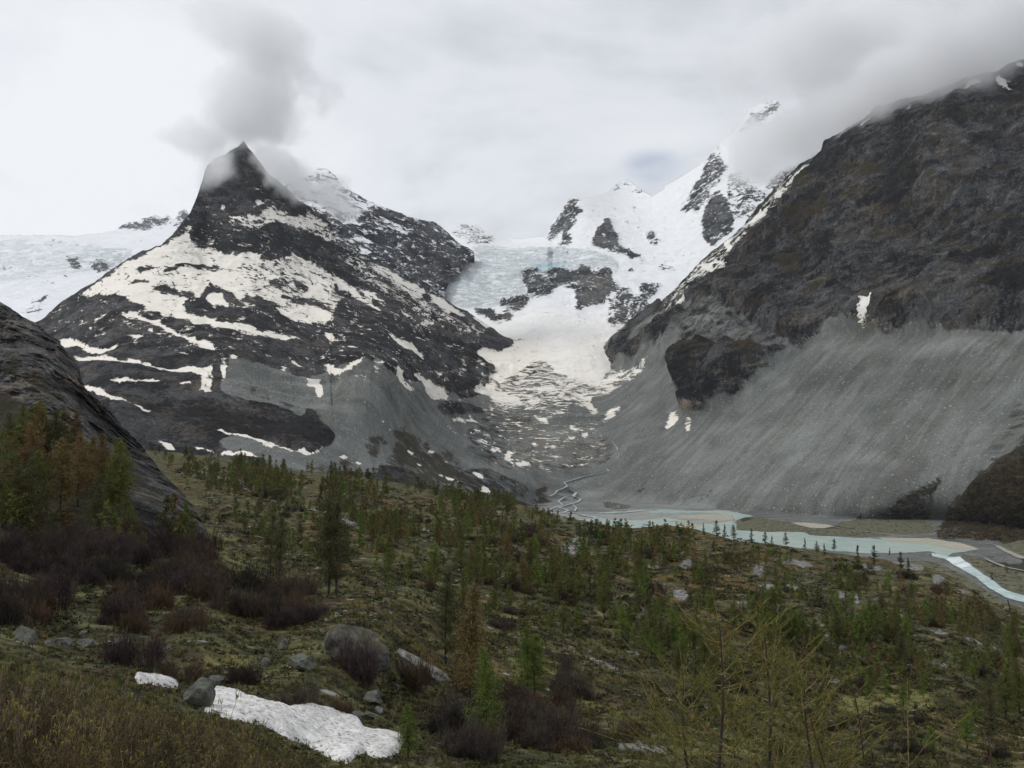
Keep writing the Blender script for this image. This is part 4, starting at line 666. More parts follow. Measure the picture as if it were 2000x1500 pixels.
# ------------------------------------------------------------------ vegetation and stones
def leafy_mat(name, c1, c2, scale=6, obj_tint=False, tint=False, rough=.8, trans=0.0):
    m, t, b = new_mat(name); P_ = t.new('ShaderNodeTexCoord').outputs['Object']
    c = t.mix(t.map(t.noise(P_, scale, 3, .6), .36, .64), c1, c2)
    if obj_tint: c = t.mul(c, t.new('ShaderNodeObjectInfo').outputs['Color'])
    if tint:
        a = t.new('ShaderNodeAttribute', attribute_name='tint').outputs['Color']; c = t.mul(c, a)
    t.put(b, 'Base Color', c); b.inputs['Roughness'].default_value = rough
    if trans: b.inputs['Transmission Weight'].default_value = 0; b.inputs['Subsurface Weight'].default_value = 0
    return m
M_BARK = leafy_mat('larch_bark', (.022, .018, .016), (.06, .052, .045), 3)
M_NEEDLE = leafy_mat('larch_needles', (.65, .68, .6), (1.25, 1.2, 1.1), 1.3, obj_tint=True)
M_TWIG = leafy_mat('bare_twigs', (.6, .6, .6), (1.3, 1.2, 1.2), 3, obj_tint=True)
M_HEATH = leafy_mat('dwarf_heath', (.55, .6, .55), (1.3, 1.25, 1.1), 1.5, tint=True)
M_STEM = leafy_mat('red_brown_stem', (.07, .04, .03), (.26, .20, .16), 14); M_CATKIN = leafy_mat('yellow_catkin', (.12, .10, .026), (.27, .225, .06), 40); M_BUD = leafy_mat('young_leaf', (.06, .07, .012), (.13, .13, .03), 30)
M_WHIP = leafy_mat('dark_whip', (.028, .013, .010), (.075, .038, .028), 14); M_SHOOT = leafy_mat('pale_shoot', (.11, .08, .03), (.25, .19, .075), 12); M_SPRIG = leafy_mat('fresh_needles', (.045, .065, .012), (.12, .135, .03), 18)
def rnd(n, a=0, b=1): return RNG.uniform(a, b, n)
def tris_at(c, size, up=.0, asp=.35):
    """one thin triangle per centre, random direction"""
    n = len(c); d = RNG.normal(size=(n, 3)); d[:, 2] = d[:, 2]*.8+up; d /= np.linalg.norm(d, axis=1, keepdims=True); s = np.cross(d, RNG.normal(size=(n, 3))); s /= np.linalg.norm(s, axis=1, keepdims=True)+1e-9
    sz = (size*rnd(n, .6, 1.3))[:, None]; V = np.stack([c-s*sz*asp, c+s*sz*asp, c+d*sz], 1).reshape(-1, 3); return V, np.arange(3*n).reshape(-1, 3)
def tube(pts, rad, k=5):
    pts = np.asarray(pts, float); rad = np.broadcast_to(rad, len(pts)); T = np.gradient(pts, axis=0); T /= np.linalg.norm(T, axis=1, keepdims=True)+1e-9
    a = np.cross(T, [.3, .9, .31]); a /= np.linalg.norm(a, axis=1, keepdims=True)+1e-9; b = np.cross(T, a); th = np.arange(k)/k*2*np.pi
    V = pts[:, None]+rad[:, None, None]*(np.cos(th)[None, :, None]*a[:, None]+np.sin(th)[None, :, None]*b[:, None]); n = len(pts)
    i = (np.arange(n-1)[:, None]*k+np.arange(k)[None]); j = np.arange(n-1)[:, None]*k+(np.arange(k)[None]+1) % k
    return V.reshape(-1, 3), np.stack([i, j, j+k, i+k], -1).reshape(-1, 4)
def join(parts):
    V, F3, F4, o = [], [], [], 0; ids = []
    for v, f in parts:
        V.append(v); (F3 if f.shape[1] == 3 else F4).append(f+o); o += len(v)
    Fs = ([np.concatenate(F3)] if F3 else [])+([np.concatenate(F4)] if F4 else []); return np.concatenate(V), Fs
def ribbons(A, B, C, w):
    """two-segment flat twigs A-B-C with side vectors w"""
    n = len(A); V = np.stack([A-w, A+w, B-w*.7, B+w*.7, C-w*.25, C+w*.25], 1).reshape(-1, 3); o = np.arange(n)[:, None]*6
    return V, np.concatenate([o+np.array([0, 1, 3, 2]), o+np.array([2, 3, 5, 4])])
def larch_parts(h, Rr, nb, nt, size, seed, spruce=False, lean=.02):
    global RNG
    RNG = np.random.default_rng(seed); bend = np.array([RNG.normal()*lean, RNG.normal()*lean, 0]); zz = np.linspace(0, 1, 7)
    ax = lambda t: np.stack([bend[0]*h*t**2+.02*h*np.sin(t*5+seed)*.3, bend[1]*h*t**2, h*t], -1)
    trunk = [tube(ax(zz), h*.016*(1-zz*.93)+.012, 6)]; C = []; br = []
    t0 = .04 if spruce else rnd(1, .10, .2)[0]; ts = t0+(1-t0)*rnd(nb)**.95*.985
    gap = rnd(nb) < .85
    for t, g in zip(ts, gap):
        prof = ((1-t)**.72*min(1, .6+(t-t0)*2.6)) if not spruce else (1-t)**.9; L = Rr*prof*rnd(1, .55, 1.15)[0]+.02*h*.5
        if not g: L *= .45
        az = rnd(1, 0, 6.283)[0]; rise = rnd(1, -.08, .30)[0] if not spruce else rnd(1, -.45, -.05)[0]
        s = np.linspace(0, 1, 4); base = ax(np.array([t]))[0]
        pts = base+np.stack([np.cos(az)*L*s, np.sin(az)*L*s, L*(rise*s+(.28 if not spruce else .1)*s*s-.12*s)], -1)
        br.append(tube(pts, (.006*h*(1-t)+.006)*(1-s*.8)*(.55), 3)); n = max(2, int(nt/nb*(L/Rr+.25)*1.4)); u = rnd(n)**.7
        q = base+np.stack([np.cos(az)*L*u, np.sin(az)*L*u, L*(rise*u+(.28 if not spruce else .1)*u*u-.12*u)], -1)
        C.append(q+RNG.normal(size=(n, 3))*np.array([.10, .10, .085])*Rr*(.35+.65*u[:, None])*(.9 if not spruce else .6))
    C = np.concatenate(C); return trunk+br, tris_at(C, size, .15 if not spruce else -.1, .33)
TREE_HI, TREE_LO = {}, {}
def tree_mesh(kind, v):
    sp = kind == 'spruce'
    if (kind, v) not in TREE_HI:
        w, f = larch_parts(10, 3.3 if not sp else 2.3, 140, 9500, .17, 100+v+50*sp, sp); V, Fs = join(w)
        TREE_HI[(kind, v)] = (mesh_np(kind+"_trunk", V, Fs, M_BARK), mesh_np(kind+"_crown", f[0], [f[1]], M_NEEDLE, False))
    return TREE_HI[(kind, v)]
def tree_lo(kind, v):
    sp = kind == 'spruce'
    if (kind, v) not in TREE_LO:
        w, f = larch_parts(10, 3.3 if not sp else 2.3, 54, 2000, .34, 300+v+50*sp, sp); V, Fs = join(w[:1]); n = len(V)
        TREE_LO[(kind, v)] = mesh_np(kind, np.concatenate([V, f[0]]), [Fs[0], f[1]+n], [M_BARK, M_NEEDLE], False, mids=np.concatenate([np.zeros(len(Fs[0])), np.ones(len(f[1]))]))
    return TREE_LO[(kind, v)]
COL = dict(olive=((.080, .086, .026), "olive green"), green=((.082, .115, .026), "fresh green"), brown=((.105, .076, .034), "rusty brown"), dark=((.026, .036, .018), "dark green"), dull=((.066, .068, .032), "dull grey green"))
FOOT = []
def plant(x, ybase, hpx, col, kind='larch', label=None, group=None, hi=None, wide=1.0):
    g = ground(x, ybase); h = hpx/F*g[1]/math.cos(PITCH); hi = (hpx > 62) if hi is None else hi; v = random.randrange(5 if hi else 7); s = h/10
    c, cn = COL[col]; jit = random.uniform(1.0, 1.55); c = (c[0]*jit, c[1]*jit*random.uniform(.93, 1.07), c[2]*jit, 1); loc = (g[0], g[1], g[2]-.12*s)
    nm = 'larch_tree' if kind == 'larch' else 'spruce_tree'; props = dict(label=label, category='tree')
    if group: props['group'] = group
    rz = random.uniform(0, 6.28)
    if hi:
        o = link(nm, None, None, loc, rz, (s*wide, s*wide, s), **props); tm, cm = tree_mesh(kind, v % 4); link('trunk', tm, o); k = link('crown', cm, o); k.color = c
    else:
        o = link(nm, tree_lo(kind, v), None, loc, rz, (s*wide, s*wide, s), **props); o.color = c
    return o
prom = [(528,1143,134,'dull',"tall thin leaning larch, left one of the pair left of the mossy outcrop"),(546,1147,130,'dull',"slender larch with bare lower trunk, right one of the leftmost pair"),(642,1172,190,'dull',"tall larch with a long bare trunk just above the big mossy outcrop"),(657,1172,176,'dull',"tall larch close beside the one above the mossy outcrop, slightly shorter"),
        (870,1292,176,'dull',"dark tall larch at the centre, left of the rusty brown one"),(918,1400,235,'brown',"tall rusty brown larch standing in the lower centre"),(951,1484,196,'green',"green larch with a thick dark trunk at the bottom centre"),(1030,1360,132,'green',"green larch with two thin trunks right of the lower centre"),
        (1044,1362,120,'green',"slimmer larch tight against the double trunked green one"),(797,1492,104,'green',"small fresh green larch right of the lower end of the snow patch"),(960,1500,90,'olive',"olive larch low in the bottom centre beneath the thick trunked one"),
        (1889,1466,66,'green',"bright green bushy young tree near the lower right corner"),(1822,1484,50,'green',"small round bright green tree left of the bushy one, lower right"),(1902,1404,40,'green',"little yellow green larch above the bright bushy tree"),
        (1765,1382,44,'green',"small fresh green larch alone on the turf at lower right"),(1965,1400,100,'olive',"broad olive larch by the right edge, foremost of its clump"),(1992,1395,110,'olive',"broad olive larch cut by the right edge"),(1935,1398,84,'dull',"dull larch at the left of the clump by the right edge"),
        (1985,1310,110,'olive',"olive larch near the right edge above the big clump"),(1318,1265,84,'green',"tall green larch left of centre right, beside a slim darker one"),(1335,1270,66,'olive',"slim olive larch touching the tall green one on its right side"),(1325,1330,60,'olive',"larch below the tall green one above the sapling tips"),
        (1700,1246,62,'green',"bright green larch in the middle clump on the right hillside"),(1718,1256,52,'green',"bright green larch right of its taller neighbour in the right clump"),(1640,1260,56,'dull',"dull larch behind the pinkish rock slab"),(1760,1310,78,'dull',"dull larch alone below the right hand clump"),
        (1700,1350,60,'olive',"olive larch next to a rusty bush on the right slope"),(1180,1210,70,'olive',"olive larch on the slope at centre right"),(1100,1238,62,'olive',"olive larch in the middle of the open turf"),(1215,1250,66,'green',"green larch near the small dark spruce"),
        (640,1085,90,'brown',"brownish larch behind the tall pair"),(760,1110,66,'olive',"olive larch at the foot of the dense belt"),(850,1150,70,'olive',"olive larch above the dark tall central one"),(905,1190,60,'olive',"olive larch behind the rusty brown one's tip")]
for x, y, h, c, lb in prom: plant(x, y, h, c, label=lb, wide=1.35 if 'bushy' in lb or 'round' in lb else (.82 if h > 120 else 1.05), hi=True)
brow = [(1345,1042,24),(1374,1044,22),(1400,1052,34),(1416,1050,26),(1433,1056,30),(1468,1062,30),(1495,1066,26),(1508,1070,24),(1535,1068,26),(1572,1072,20),(1595,1082,24),(1610,1086,24),(1629,1077,24),(1675,1100,36),(1708,1106,40),(1738,1084,14),(1760,1112,34),(1775,1122,32),(1966,1120,22),(1937,1132,16)]
for i, (x, y, h) in enumerate(brow): plant(x, y, h, random.choice(['dark', 'olive', 'dark']), kind='spruce' if i % 2 else 'larch', label="small dark conifer standing on the brow in front of the lake", group="conifers on the brow before the lake")
spr = [(626,975,28),(682,985,18),(730,970,22),(745,985,14),(858,1085,20),(910,1135,34),(932,1140,20),(1132,1120,18),(1105,1190,16),(1258,1150,24),(1340,1160,18),(1365,1300,26),(1000,1105,24),(965,1040,22),(1228,1270,30),(1000,1222,18),(897,995,20),(820,1010,22)]
for x, y, h in spr: plant(x, y, h, 'dark', kind='spruce', label="small blackish green spruce among the paler larches", group="small dark spruces among the larches")
zones = [("on the steep bank under the dark cliff at left", [(0,850),(60,850),(150,900),(205,960),(260,1015),(290,1050),(200,1050),(120,1040),(0,1040)], 58, (80, 150), ['brown','olive','dull','olive','brown']),
         ("in the belt along the far brow left of the lake", [(300,900),(560,928),(820,968),(1010,992),(1010,1050),(820,1020),(600,985),(420,960),(330,930)], 100, (26, 48), ['olive','dull','olive','green','brown']),
         ("in the dense middle belt below the brow", [(560,1000),(800,1030),(1000,1060),(1240,1110),(1290,1190),(1100,1180),(930,1150),(760,1090),(600,1060)], 125, (40, 70), ['olive','dull','olive','green','brown']),
         ("on the knoll in front of the gravel plain", [(1020,1005),(1080,1015),(1180,1040),(1260,1040),(1330,1050),(1420,1070),(1420,1110),(1300,1100),(1200,1090),(1060,1060)], 62, (26, 44), ['olive','dark','brown','green']),
         ("on the rocky hill before the lake", [(1380,1090),(1500,1090),(1700,1125),(1860,1160),(1980,1230),(1900,1260),(1700,1200),(1500,1170),(1350,1140)], 66, (26, 50), ['olive','dull','green','brown']),
         ("in the clump halfway down the right hand slope", [(1480,1200),(1640,1200),(1780,1215),(1780,1270),(1640,1275),(1540,1270),(1470,1250)], 42, (42, 74), ['dull','olive','green']),
         ("on the slope left of the right hand clump", [(1180,1180),(1330,1180),(1480,1200),(1480,1330),(1380,1350),(1240,1290)], 44, (44, 78), ['olive','dull','green']),
         ("at the foot of the pale rock rib", [(205,965),(262,1020),(330,1052),(392,1078),(330,1105),(210,1080)], 16, (60, 84), ['olive','brown','green']),
         ("on the lower right slope", [(1500,1290),(1760,1300),(1980,1290),(1990,1330),(1880,1370),(1700,1370),(1560,1380)], 34, (36, 66), ['olive','dull','green','brown'])]
def in_zone(poly, n):
    xs_ = [p[0] for p in poly]; ys_ = [p[1] for p in poly]; out = []
    while len(out) < n:
        x = random.uniform(min(xs_), max(xs_)); y = random.uniform(min(ys_), max(ys_))
        if inside(poly, np.array([x]), np.array([y]))[0]:
            cl = fbm(np.array([[x/55, y/30, 0]]), 1, 2, seed=77)[0]
            if random.random() < .5+cl*1.7: out.append((x, y))
    return sorted(out, key=lambda p: p[1])
WOOD = []; CAND = []
for nm, poly, n, (h0, h1), cols in zones:
    y0, y1 = min(p[1] for p in poly), max(p[1] for p in poly)
    for i, (x, y) in enumerate(in_zone(poly, n)):
        f = (y-y0)/(y1-y0); CAND.append(((h0+(h1-h0)*f)*random.uniform(.62, 1.1), x, y, random.choice(cols), nm))
CAND.sort(reverse=True); CAP = 300-sum(o.name.startswith('larch_tree') for o in scene.objects)
for i, (h, x, y, c, nm) in enumerate(CAND):
    if i >= CAP: WOOD.append((x, y, h, c)); continue
    plant(x, y, h, c, label=f"{COL[c][1]} larch {nm}", group=f"{COL[c][1]} larches {nm}", wide=random.uniform(.85, 1.15))
for k in (1, 2, 3, 4, 5):
    for x, y in in_zone(zones[k][1], 125): WOOD.append((x, y, random.uniform(.5, .8)*sum(zones[k][3])/2, random.choice(zones[k][4])))
for x, y in in_zone([(420,1000),(700,1040),(1000,1120),(1300,1200),(1500,1300),(1960,1340),(1990,1250),(1600,1120),(1200,1060),(800,990),(560,960)], 230): WOOD.append((x, y, random.uniform(14, 30)*(.7+(y-960)/380), random.choice(['olive', 'dull', 'olive', 'brown', 'green'])))
for x, y in in_zone([(0,835),(60,850),(150,900),(205,960),(262,1018),(330,1050),(390,1075),(330,1110),(0,1060)], 70): WOOD.append((x, y, random.uniform(45, 95), random.choice(['olive', 'dull', 'brown'])))
for x, y in in_zone([(420,925),(620,945),(830,975),(1000,1010),(1000,1060),(820,1040),(600,1010),(470,985)], 170): WOOD.append((x, y, random.uniform(15, 34), random.choice(['olive', 'dull', 'olive', 'brown'])))
for x, y in in_zone([(430,990),(620,1020),(760,1080),(1000,1150),(1300,1240),(1300,1290),(1100,1250),(860,1170),(700,1120),(560,1080)], 90): WOOD.append((x, y, random.uniform(22, 46), random.choice(['olive', 'dull', 'olive', 'green'])))
for x, y in in_zone([(1250,1190),(1600,1210),(1980,1240),(1980,1330),(1600,1330),(1250,1280)], 130): WOOD.append((x, y, random.uniform(26, 48), random.choice(['olive', 'dull', 'olive', 'brown'])))
def even(poly, n):
    x, y = scatter(n, poly); return zip(x.tolist(), y.tolist())
def scatter(n, poly, dens=None):
    xs_ = [p[0] for p in poly]; ys_ = [p[1] for p in poly]; x = rnd(n*3, min(xs_), max(xs_)); y = rnd(n*3, min(ys_), max(ys_)); k = inside(poly, x, y); x, y = x[k], y[k]
    if dens is not None: k = rnd(len(x)) < dens(x, y); x, y = x[k], y[k]
    return x[:n], y[:n]
for x, y in even([(300,892),(460,905),(700,940),(780,985),(700,1010),(560,1000),(430,985),(360,940)], 110): WOOD.append((x, y, random.uniform(16, 36)*(.6+(y-890)/160), random.choice(['olive', 'dull', 'olive', 'brown'])))
for x, y in even([(430,1000),(560,1010),(720,1040),(860,1110),(860,1180),(740,1170),(600,1110),(480,1070)], 46): WOOD.append((x, y, random.uniform(26, 58), random.choice(['olive', 'dull', 'olive', 'green'])))
# the far rows of the belt read as one mass
for x, y in in_zone([(290,886),(460,902),(640,926),(830,956),(1000,985),(1000,1000),(700,950),(400,915)], 110): WOOD.append((x, y, random.uniform(18, 32), random.choice(['olive', 'dull', 'dark'])))
src = [larch_parts(10, 3.2, 40, 900, .46, 500+i) for i in range(4)]; PV, PF, PT, o_ = [], [], [], 0
for x, y, h, c in WOOD:
    g = ground(x, y); s = h/F*g[1]/10; q = src[random.randrange(4)][1]; a = random.uniform(0, 6.28); v = q[0]*s; v = np.stack([v[:, 0]*math.cos(a)-v[:, 1]*math.sin(a), v[:, 0]*math.sin(a)+v[:, 1]*math.cos(a), v[:, 2]], -1)+g
    PV.append(v); PF.append(q[1]+o_); o_ += len(v); PT.append(np.repeat([[*COL[c][0], 1]], len(v), 0)*random.uniform(1.05, 1.6))
link("larch_wood", mesh_np("larch_wood", np.concatenate(PV), [np.concatenate(PF)], M_HEATH, False, dict(tint=np.concatenate(PT))), kind='stuff', label="smaller larches between the single trees, reading as one open wood", category="wood")
# ------------------------------------------------------------------ leafless shrubs
def bush_mesh(h, r, n, seed):
    global RNG
    RNG = np.random.default_rng(seed); a = rnd(n, 0, 6.283); q = rnd(n)**.6; base = np.stack([np.cos(a)*r*.35*q, np.sin(a)*r*.35*q, rnd(n, -.05, .05)], -1)
    lob = 1+.35*np.sin(a*2+seed)+.25*np.sin(a*3+seed*2); L = h*rnd(n, .4, 1.08)*(1-.3*q)*(.75+.25*lob); tip = np.stack([np.cos(a)*r*q*rnd(n, .7, 1.15), np.sin(a)*r*q*rnd(n, .7, 1.15), L], -1)+RNG.normal(size=(n, 3))*.16*r; mid = base*.55+tip*.45+RNG.normal(size=(n, 3))*.06*r; mid[:, 2] += .03*h
    nc_ = 5; cc = RNG.normal(size=(nc_, 2))*r*.42; hs = rnd(nc_, .45, 1.08); wh = RNG.integers(0, nc_, n); off = np.concatenate([cc[wh], np.zeros((n, 1))], 1); base = base+off; sc_ = hs[wh][:, None]; mid = off+(mid)*sc_*[.62, .62, 1]; tip = off+tip*sc_*[.62, .62, 1]
    w = RNG.normal(size=(n, 3)); w[:, 2] *= .2; w = w/np.linalg.norm(w, axis=1, keepdims=True)*.012*h*rnd(n, .5, 1)[:, None]; V1 = ribbons(base, mid, tip, w)
    k = 4*n; i = RNG.integers(0, n, k); u = rnd(k, .25, 1)[:, None]; st_ = np.where(u < .5, base[i]+(mid[i]-base[i])*u*2, mid[i]+(tip[i]-mid[i])*(u*2-1)); d = RNG.normal(size=(k, 3)); d[:, 2] = np.abs(d[:, 2])+.5; d = d/np.linalg.norm(d, axis=1, keepdims=True)*h*rnd(k, .10, .24)[:, None]
    w2 = np.cross(d, RNG.normal(size=(k, 3))); w2 = w2/np.linalg.norm(w2, axis=1, keepdims=True)*.006*h; V2 = ribbons(st_, st_+d*.5+RNG.normal(size=(k, 3))*.01*h, st_+d, w2)
    V, Fs = join([V1, V2]); return mesh_np("bare_shrub", V, Fs, M_TWIG, False)
BUSH = [bush_mesh(1, .85, 480, 900+i) for i in range(8)]
BC = dict(purple=((.052, .038, .037), "purple brown"), brown=((.072, .050, .032), "rusty brown"), grey=((.070, .060, .048), "grey brown"), dark=((.034, .030, .024), "dark brown"), olive=((.056, .055, .025), "olive brown"))
def bush(x, y, wpx, hpx, col, label, group=None):
    g = ground(x, y); k = g[1]/F; c, _ = BC[col]; j = random.uniform(.8, 1.2)
    o = link("bare_shrub", random.choice(BUSH), None, (g[0], g[1], g[2]-.03), random.uniform(0, 6.28), (wpx*k/1.7, wpx*k/1.7, hpx*k), label=label, category="shrub"); o.color = (c[0]*j, c[1]*j, c[2]*j, 1)
    if group: o['group'] = group
for x, y, w_, h_, c, lb in ((705,1345,110,100,'purple',"purple brown leafless bush in front of the big mossy outcrop"),(245,1315,130,90,'purple',"purple brown leafless bush above the small sliver of snow"),(340,1345,110,52,'brown',"low brown bush behind the pointed boulder"),(470,1345,90,52,'purple',"small twiggy bush just above the middle of the snow patch"),
                            (585,1395,80,52,'grey',"grey brown bush between two boulders near the snow patch"),(655,1412,66,40,'brown',"low brown bush on the far rim of the snow patch"),(330,1060,70,54,'brown',"rust coloured bush at the foot of the pale rock rib"),(1690,1348,40,26,'brown',"rusty red bush beside a larch on the right slope"),
                            (1350,1345,0,0,'dark',""),(1770,1485,70,30,'dark',"flat dark bush near the bottom edge, right of the sapling"),(1950,1492,60,34,'dark',"dark bush in the lower right corner"),(890,1215,44,30,'purple',"purple bush right of the tall dark central larch"),(975,1225,52,28,'purple',"purple bush left of the small black spruce"),
                            (1470,1360,50,24,'dark',"low dark bush on the turf near the tip of the sapling"),(800,1360,90,60,'brown',"brown bush under the pale rock slab")):
    if w_: bush(x, y, w_, h_, c, lb)
for nm, poly, n, (w0, w1), (h0, h1), cols in (("in the thicket left of the mossy outcrop", [(330,1120),(420,1120),(520,1150),(630,1185),(630,1230),(560,1250),(420,1200),(340,1160)], 24, (65, 105), (42, 68), ['purple','dark','brown','grey']),
        ("on the slope at the left edge", [(0,1120),(120,1110),(160,1180),(120,1230),(0,1230)], 14, (80, 120), (55, 85), ['dark','purple','brown']), ("on the left slope above the row of pale stones", [(130,1150),(240,1130),(330,1180),(400,1260),(250,1260),(140,1240)], 22, (60, 100), (36, 60), ['dark','brown','purple']),
        ("in the brush belt under the cliff", [(90,1040),(260,1050),(380,1080),(420,1130),(250,1110),(100,1100)], 26, (60, 95), (40, 64), ['purple','brown','purple']), ("between the larches at the bottom centre", [(840,1420),(1060,1400),(1300,1470),(1300,1500),(850,1500)], 24, (70, 120), (40, 70), ['purple','grey','dark','brown']),
        ("around the central larches", [(840,1330),(1100,1330),(1160,1400),(980,1420),(850,1390)], 12, (60, 90), (40, 60), ['brown','purple','grey']), ("scattered on the middle slope", [(700,1060),(1200,1110),(1400,1200),(1300,1230),(1000,1200),(800,1150)], 26, (30, 55), (16, 28), ['purple','brown','dark']),
        ("scattered on the far slope", [(420,950),(700,990),(1000,1030),(1250,1060),(1100,1080),(800,1050),(560,1020)], 26, (26, 48), (12, 22), ['brown','purple','dark']), ("scattered on the rocky hill before the lake", [(1200,1060),(1500,1080),(1800,1130),(1980,1220),(1800,1240),(1500,1180),(1300,1120)], 34, (28, 50), (12, 24), ['brown','dark','olive']),
        ("scattered on the lower right turf", [(1180,1300),(1500,1290),(1980,1310),(1980,1490),(1400,1490)], 30, (30, 60), (10, 22), ['dark','olive','dark'])):
    for x, y in in_zone(poly, n):
        c = random.choice(cols); bush(x, y, random.uniform(w0, w1), random.uniform(h0, h1), c, f"{BC[c][1]} leafless shrub {nm}", f"{BC[c][1]} shrubs {nm}")
# ------------------------------------------------------------------ dwarf heath, grass, stones as ground cover
def scatter(n, poly, dens=None):
    xs_ = [p[0] for p in poly]; ys_ = [p[1] for p in poly]; x = rnd(n*3, min(xs_), max(xs_)); y = rnd(n*3, min(ys_), max(ys_)); k = inside(poly, x, y); x, y = x[k], y[k]
    if dens is not None: k = rnd(len(x)) < dens(x, y); x, y = x[k], y[k]
    return x[:n], y[:n]
def merge(tmpls, pos, sx_, sz_, tints=None):
    Vs, Fs, Ts, o = [], [], [], 0; which = RNG.integers(0, len(tmpls), len(pos)); an = rnd(len(pos), 0, 6.283)
    for k, (tv, tf) in enumerate(tmpls):
        i = np.where(which == k)[0]
        if not len(i): continue
        c, s = np.cos(an[i])[:, None], np.sin(an[i])[:, None]; x = (tv[None, :, 0]*c-tv[None, :, 1]*s)*sx_[i, None]; y = (tv[None, :, 0]*s+tv[None, :, 1]*c)*sx_[i, None]; z_ = tv[None, :, 2]*sz_[i, None]
        V = np.stack([x, y, z_], -1)+pos[i][:, None]; Vs.append(V.reshape(-1, 3)); Fs.append((tf[None]+(np.arange(len(i))*len(tv))[:, None, None]+o).reshape(-1, tf.shape[1])); o += V.shape[0]*V.shape[1]
        if tints is not None: Ts.append(np.repeat(np.concatenate([tints[i], np.ones((len(i), 1))], 1), len(tv), 0))
    return np.concatenate(Vs), np.concatenate(Fs), (np.concatenate(Ts) if tints is not None else None)
RNG = np.random.default_rng(5)
def dome(n, size): d = RNG.normal(size=(n, 3)); d[:, 2] = np.abs(d[:, 2]); d /= np.linalg.norm(d, axis=1, keepdims=True); return tris_at(d*rnd(n, .55, 1)[:, None]*np.array([1, 1, .8]), size, .3, .4)
hill = [(-60,1045),(404,1050),(330,900),(560,925),(830,962),(1010,992),(1200,1028),(1300,1026),(1420,1048),(1620,1088),(1850,1128),(2060,1230),(2060,1560),(620,1560),(330,1420),(-60,1330)]
x, y = scatter(12500, hill, lambda x, y: np.clip(.25+1.9*(fbm(np.stack([x/60, y/22, x*0], -1), 1, 4, seed=61)+.25), .06, 1)*(1-.85*samp(NR, x, y))*(1-.5*samp(NG, x, y)))
pos = near_P(x, y); D_ = pos[:, 1]; ct = ipoly(c_top, x); keepm = ~((x < 404)&(y > ct)&(y < 1060)); pos, D_ = pos[keepm], D_[keepm]; wpx = rnd(len(pos), 3.5, 11)*np.clip(220/D_, .8, 1.7)**.5; r = wpx/F*D_
pal = np.array([(.030, .034, .013), (.045, .047, .017), (.045, .030, .022), (.060, .048, .022), (.036, .042, .015), (.018, .022, .011)]); tn = pal[RNG.integers(0, 6, len(pos))]*rnd(len(pos), .75, 1.25)[:, None]
V, Fa, T = merge([dome(30, .42) for _ in range(6)], pos, r, r*rnd(len(pos), .45, .8), tn)
link("dwarf_heath", mesh_np("dwarf_heath", V, [Fa], M_HEATH, False, dict(tint=T)), kind='stuff', label="mats of dark dwarf heath all over the hillside", category="heath")
x, y = scatter(8500, [(-60,1060),(404,1062),(900,1180),(2060,1330),(2060,1600),(600,1600),(300,1420),(-60,1340)]); pos = near_P(x, y); D_ = pos[:, 1]; hh = np.clip(rnd(len(pos), 5, 11)/F*D_, .12, .7)
def tuft(n): a = rnd(n, 0, 6.28); b_ = np.stack([np.cos(a), np.sin(a), a*0], -1)*rnd(n, 0, .5)[:, None]; t_ = b_*2.2+np.stack([a*0, a*0, rnd(n, .6, 1.1)], -1); s = np.stack([-np.sin(a), np.cos(a), a*0], -1)*.09; return np.stack([b_-s, b_+s, t_], 1).reshape(-1, 3), np.arange(3*n).reshape(-1, 3)
pal = np.array([(.16, .14, .055), (.11, .12, .036), (.21, .175, .085), (.08, .085, .03)]); tn = pal[RNG.integers(0, 4, len(pos))]*rnd(len(pos), .7, 1.25)[:, None]
V, Fa, T = merge([tuft(16) for _ in range(5)], pos, hh*.7, hh, tn); link("grass", mesh_np("grass", V, [Fa], M_HEATH, False, dict(tint=T)), kind='stuff', label="tufts of dry and green grass on the slope", category="grass")
def rock_mesh(seed, sub=1, rough=.3):
    import bmesh
    bm = bmesh.new(); bmesh.ops.create_icosphere(bm, subdivisions=sub, radius=1); bm.verts.ensure_lookup_table(); V = np.array([v.co[:] for v in bm.verts]); Fa = np.array([[v.index for v in f.verts] for f in bm.faces]); bm.free()
    R_ = np.random.default_rng(seed)
    for _ in range(14):
        n = R_.normal(size=3); n /= np.linalg.norm(n); d = R_.uniform(.42, .82); k = V@n; V = V-np.maximum(k-d, 0)[:, None]*n
    V = V*(1+rough*fbm(V*1.3+seed, 1, 6, .55)[:, None]); return V, Fa
M_STONE = new_mat('stone')[0]
def stone_mat(m, c1, c2, s, lichen=0, moss=0.0):
    t = NT(m.node_tree); b = [n for n in t.n if n.type == 'BSDF_PRINCIPLED'][0]; P_ = t.new('ShaderNodeTexCoord').outputs['Object']
    c = t.mix(t.map(t.noise(P_, s, 8, .7, .3), .36, .64), c1, c2)
    if lichen: c = t.mix(t.map(t.noise(P_, s*3, 5, .7), .54, .62, 0, lichen), c, (.05, .05, .045))
    if moss:
        nz = t.sep(t.new('ShaderNodeNewGeometry').outputs['Normal'])[2]; c = t.mix(t.math('MULTIPLY', t.map(nz, .35, .8), t.map(t.noise(P_, s*.8, 6, .7), .42, .56, 0, moss)), c, (.07, .065, .022))
    t.put(b, 'Base Color', c); bp = t.new('ShaderNodeBump'); bp.inputs['Distance'].default_value = .35/s; t.put(bp, 'Height', t.noise(P_, s*1.5, 9, .72)); t.l.new(bp.outputs[0], b.inputs['Normal'])
stone_mat(M_STONE, (.10, .10, .098), (.28, .275, .26), .8)
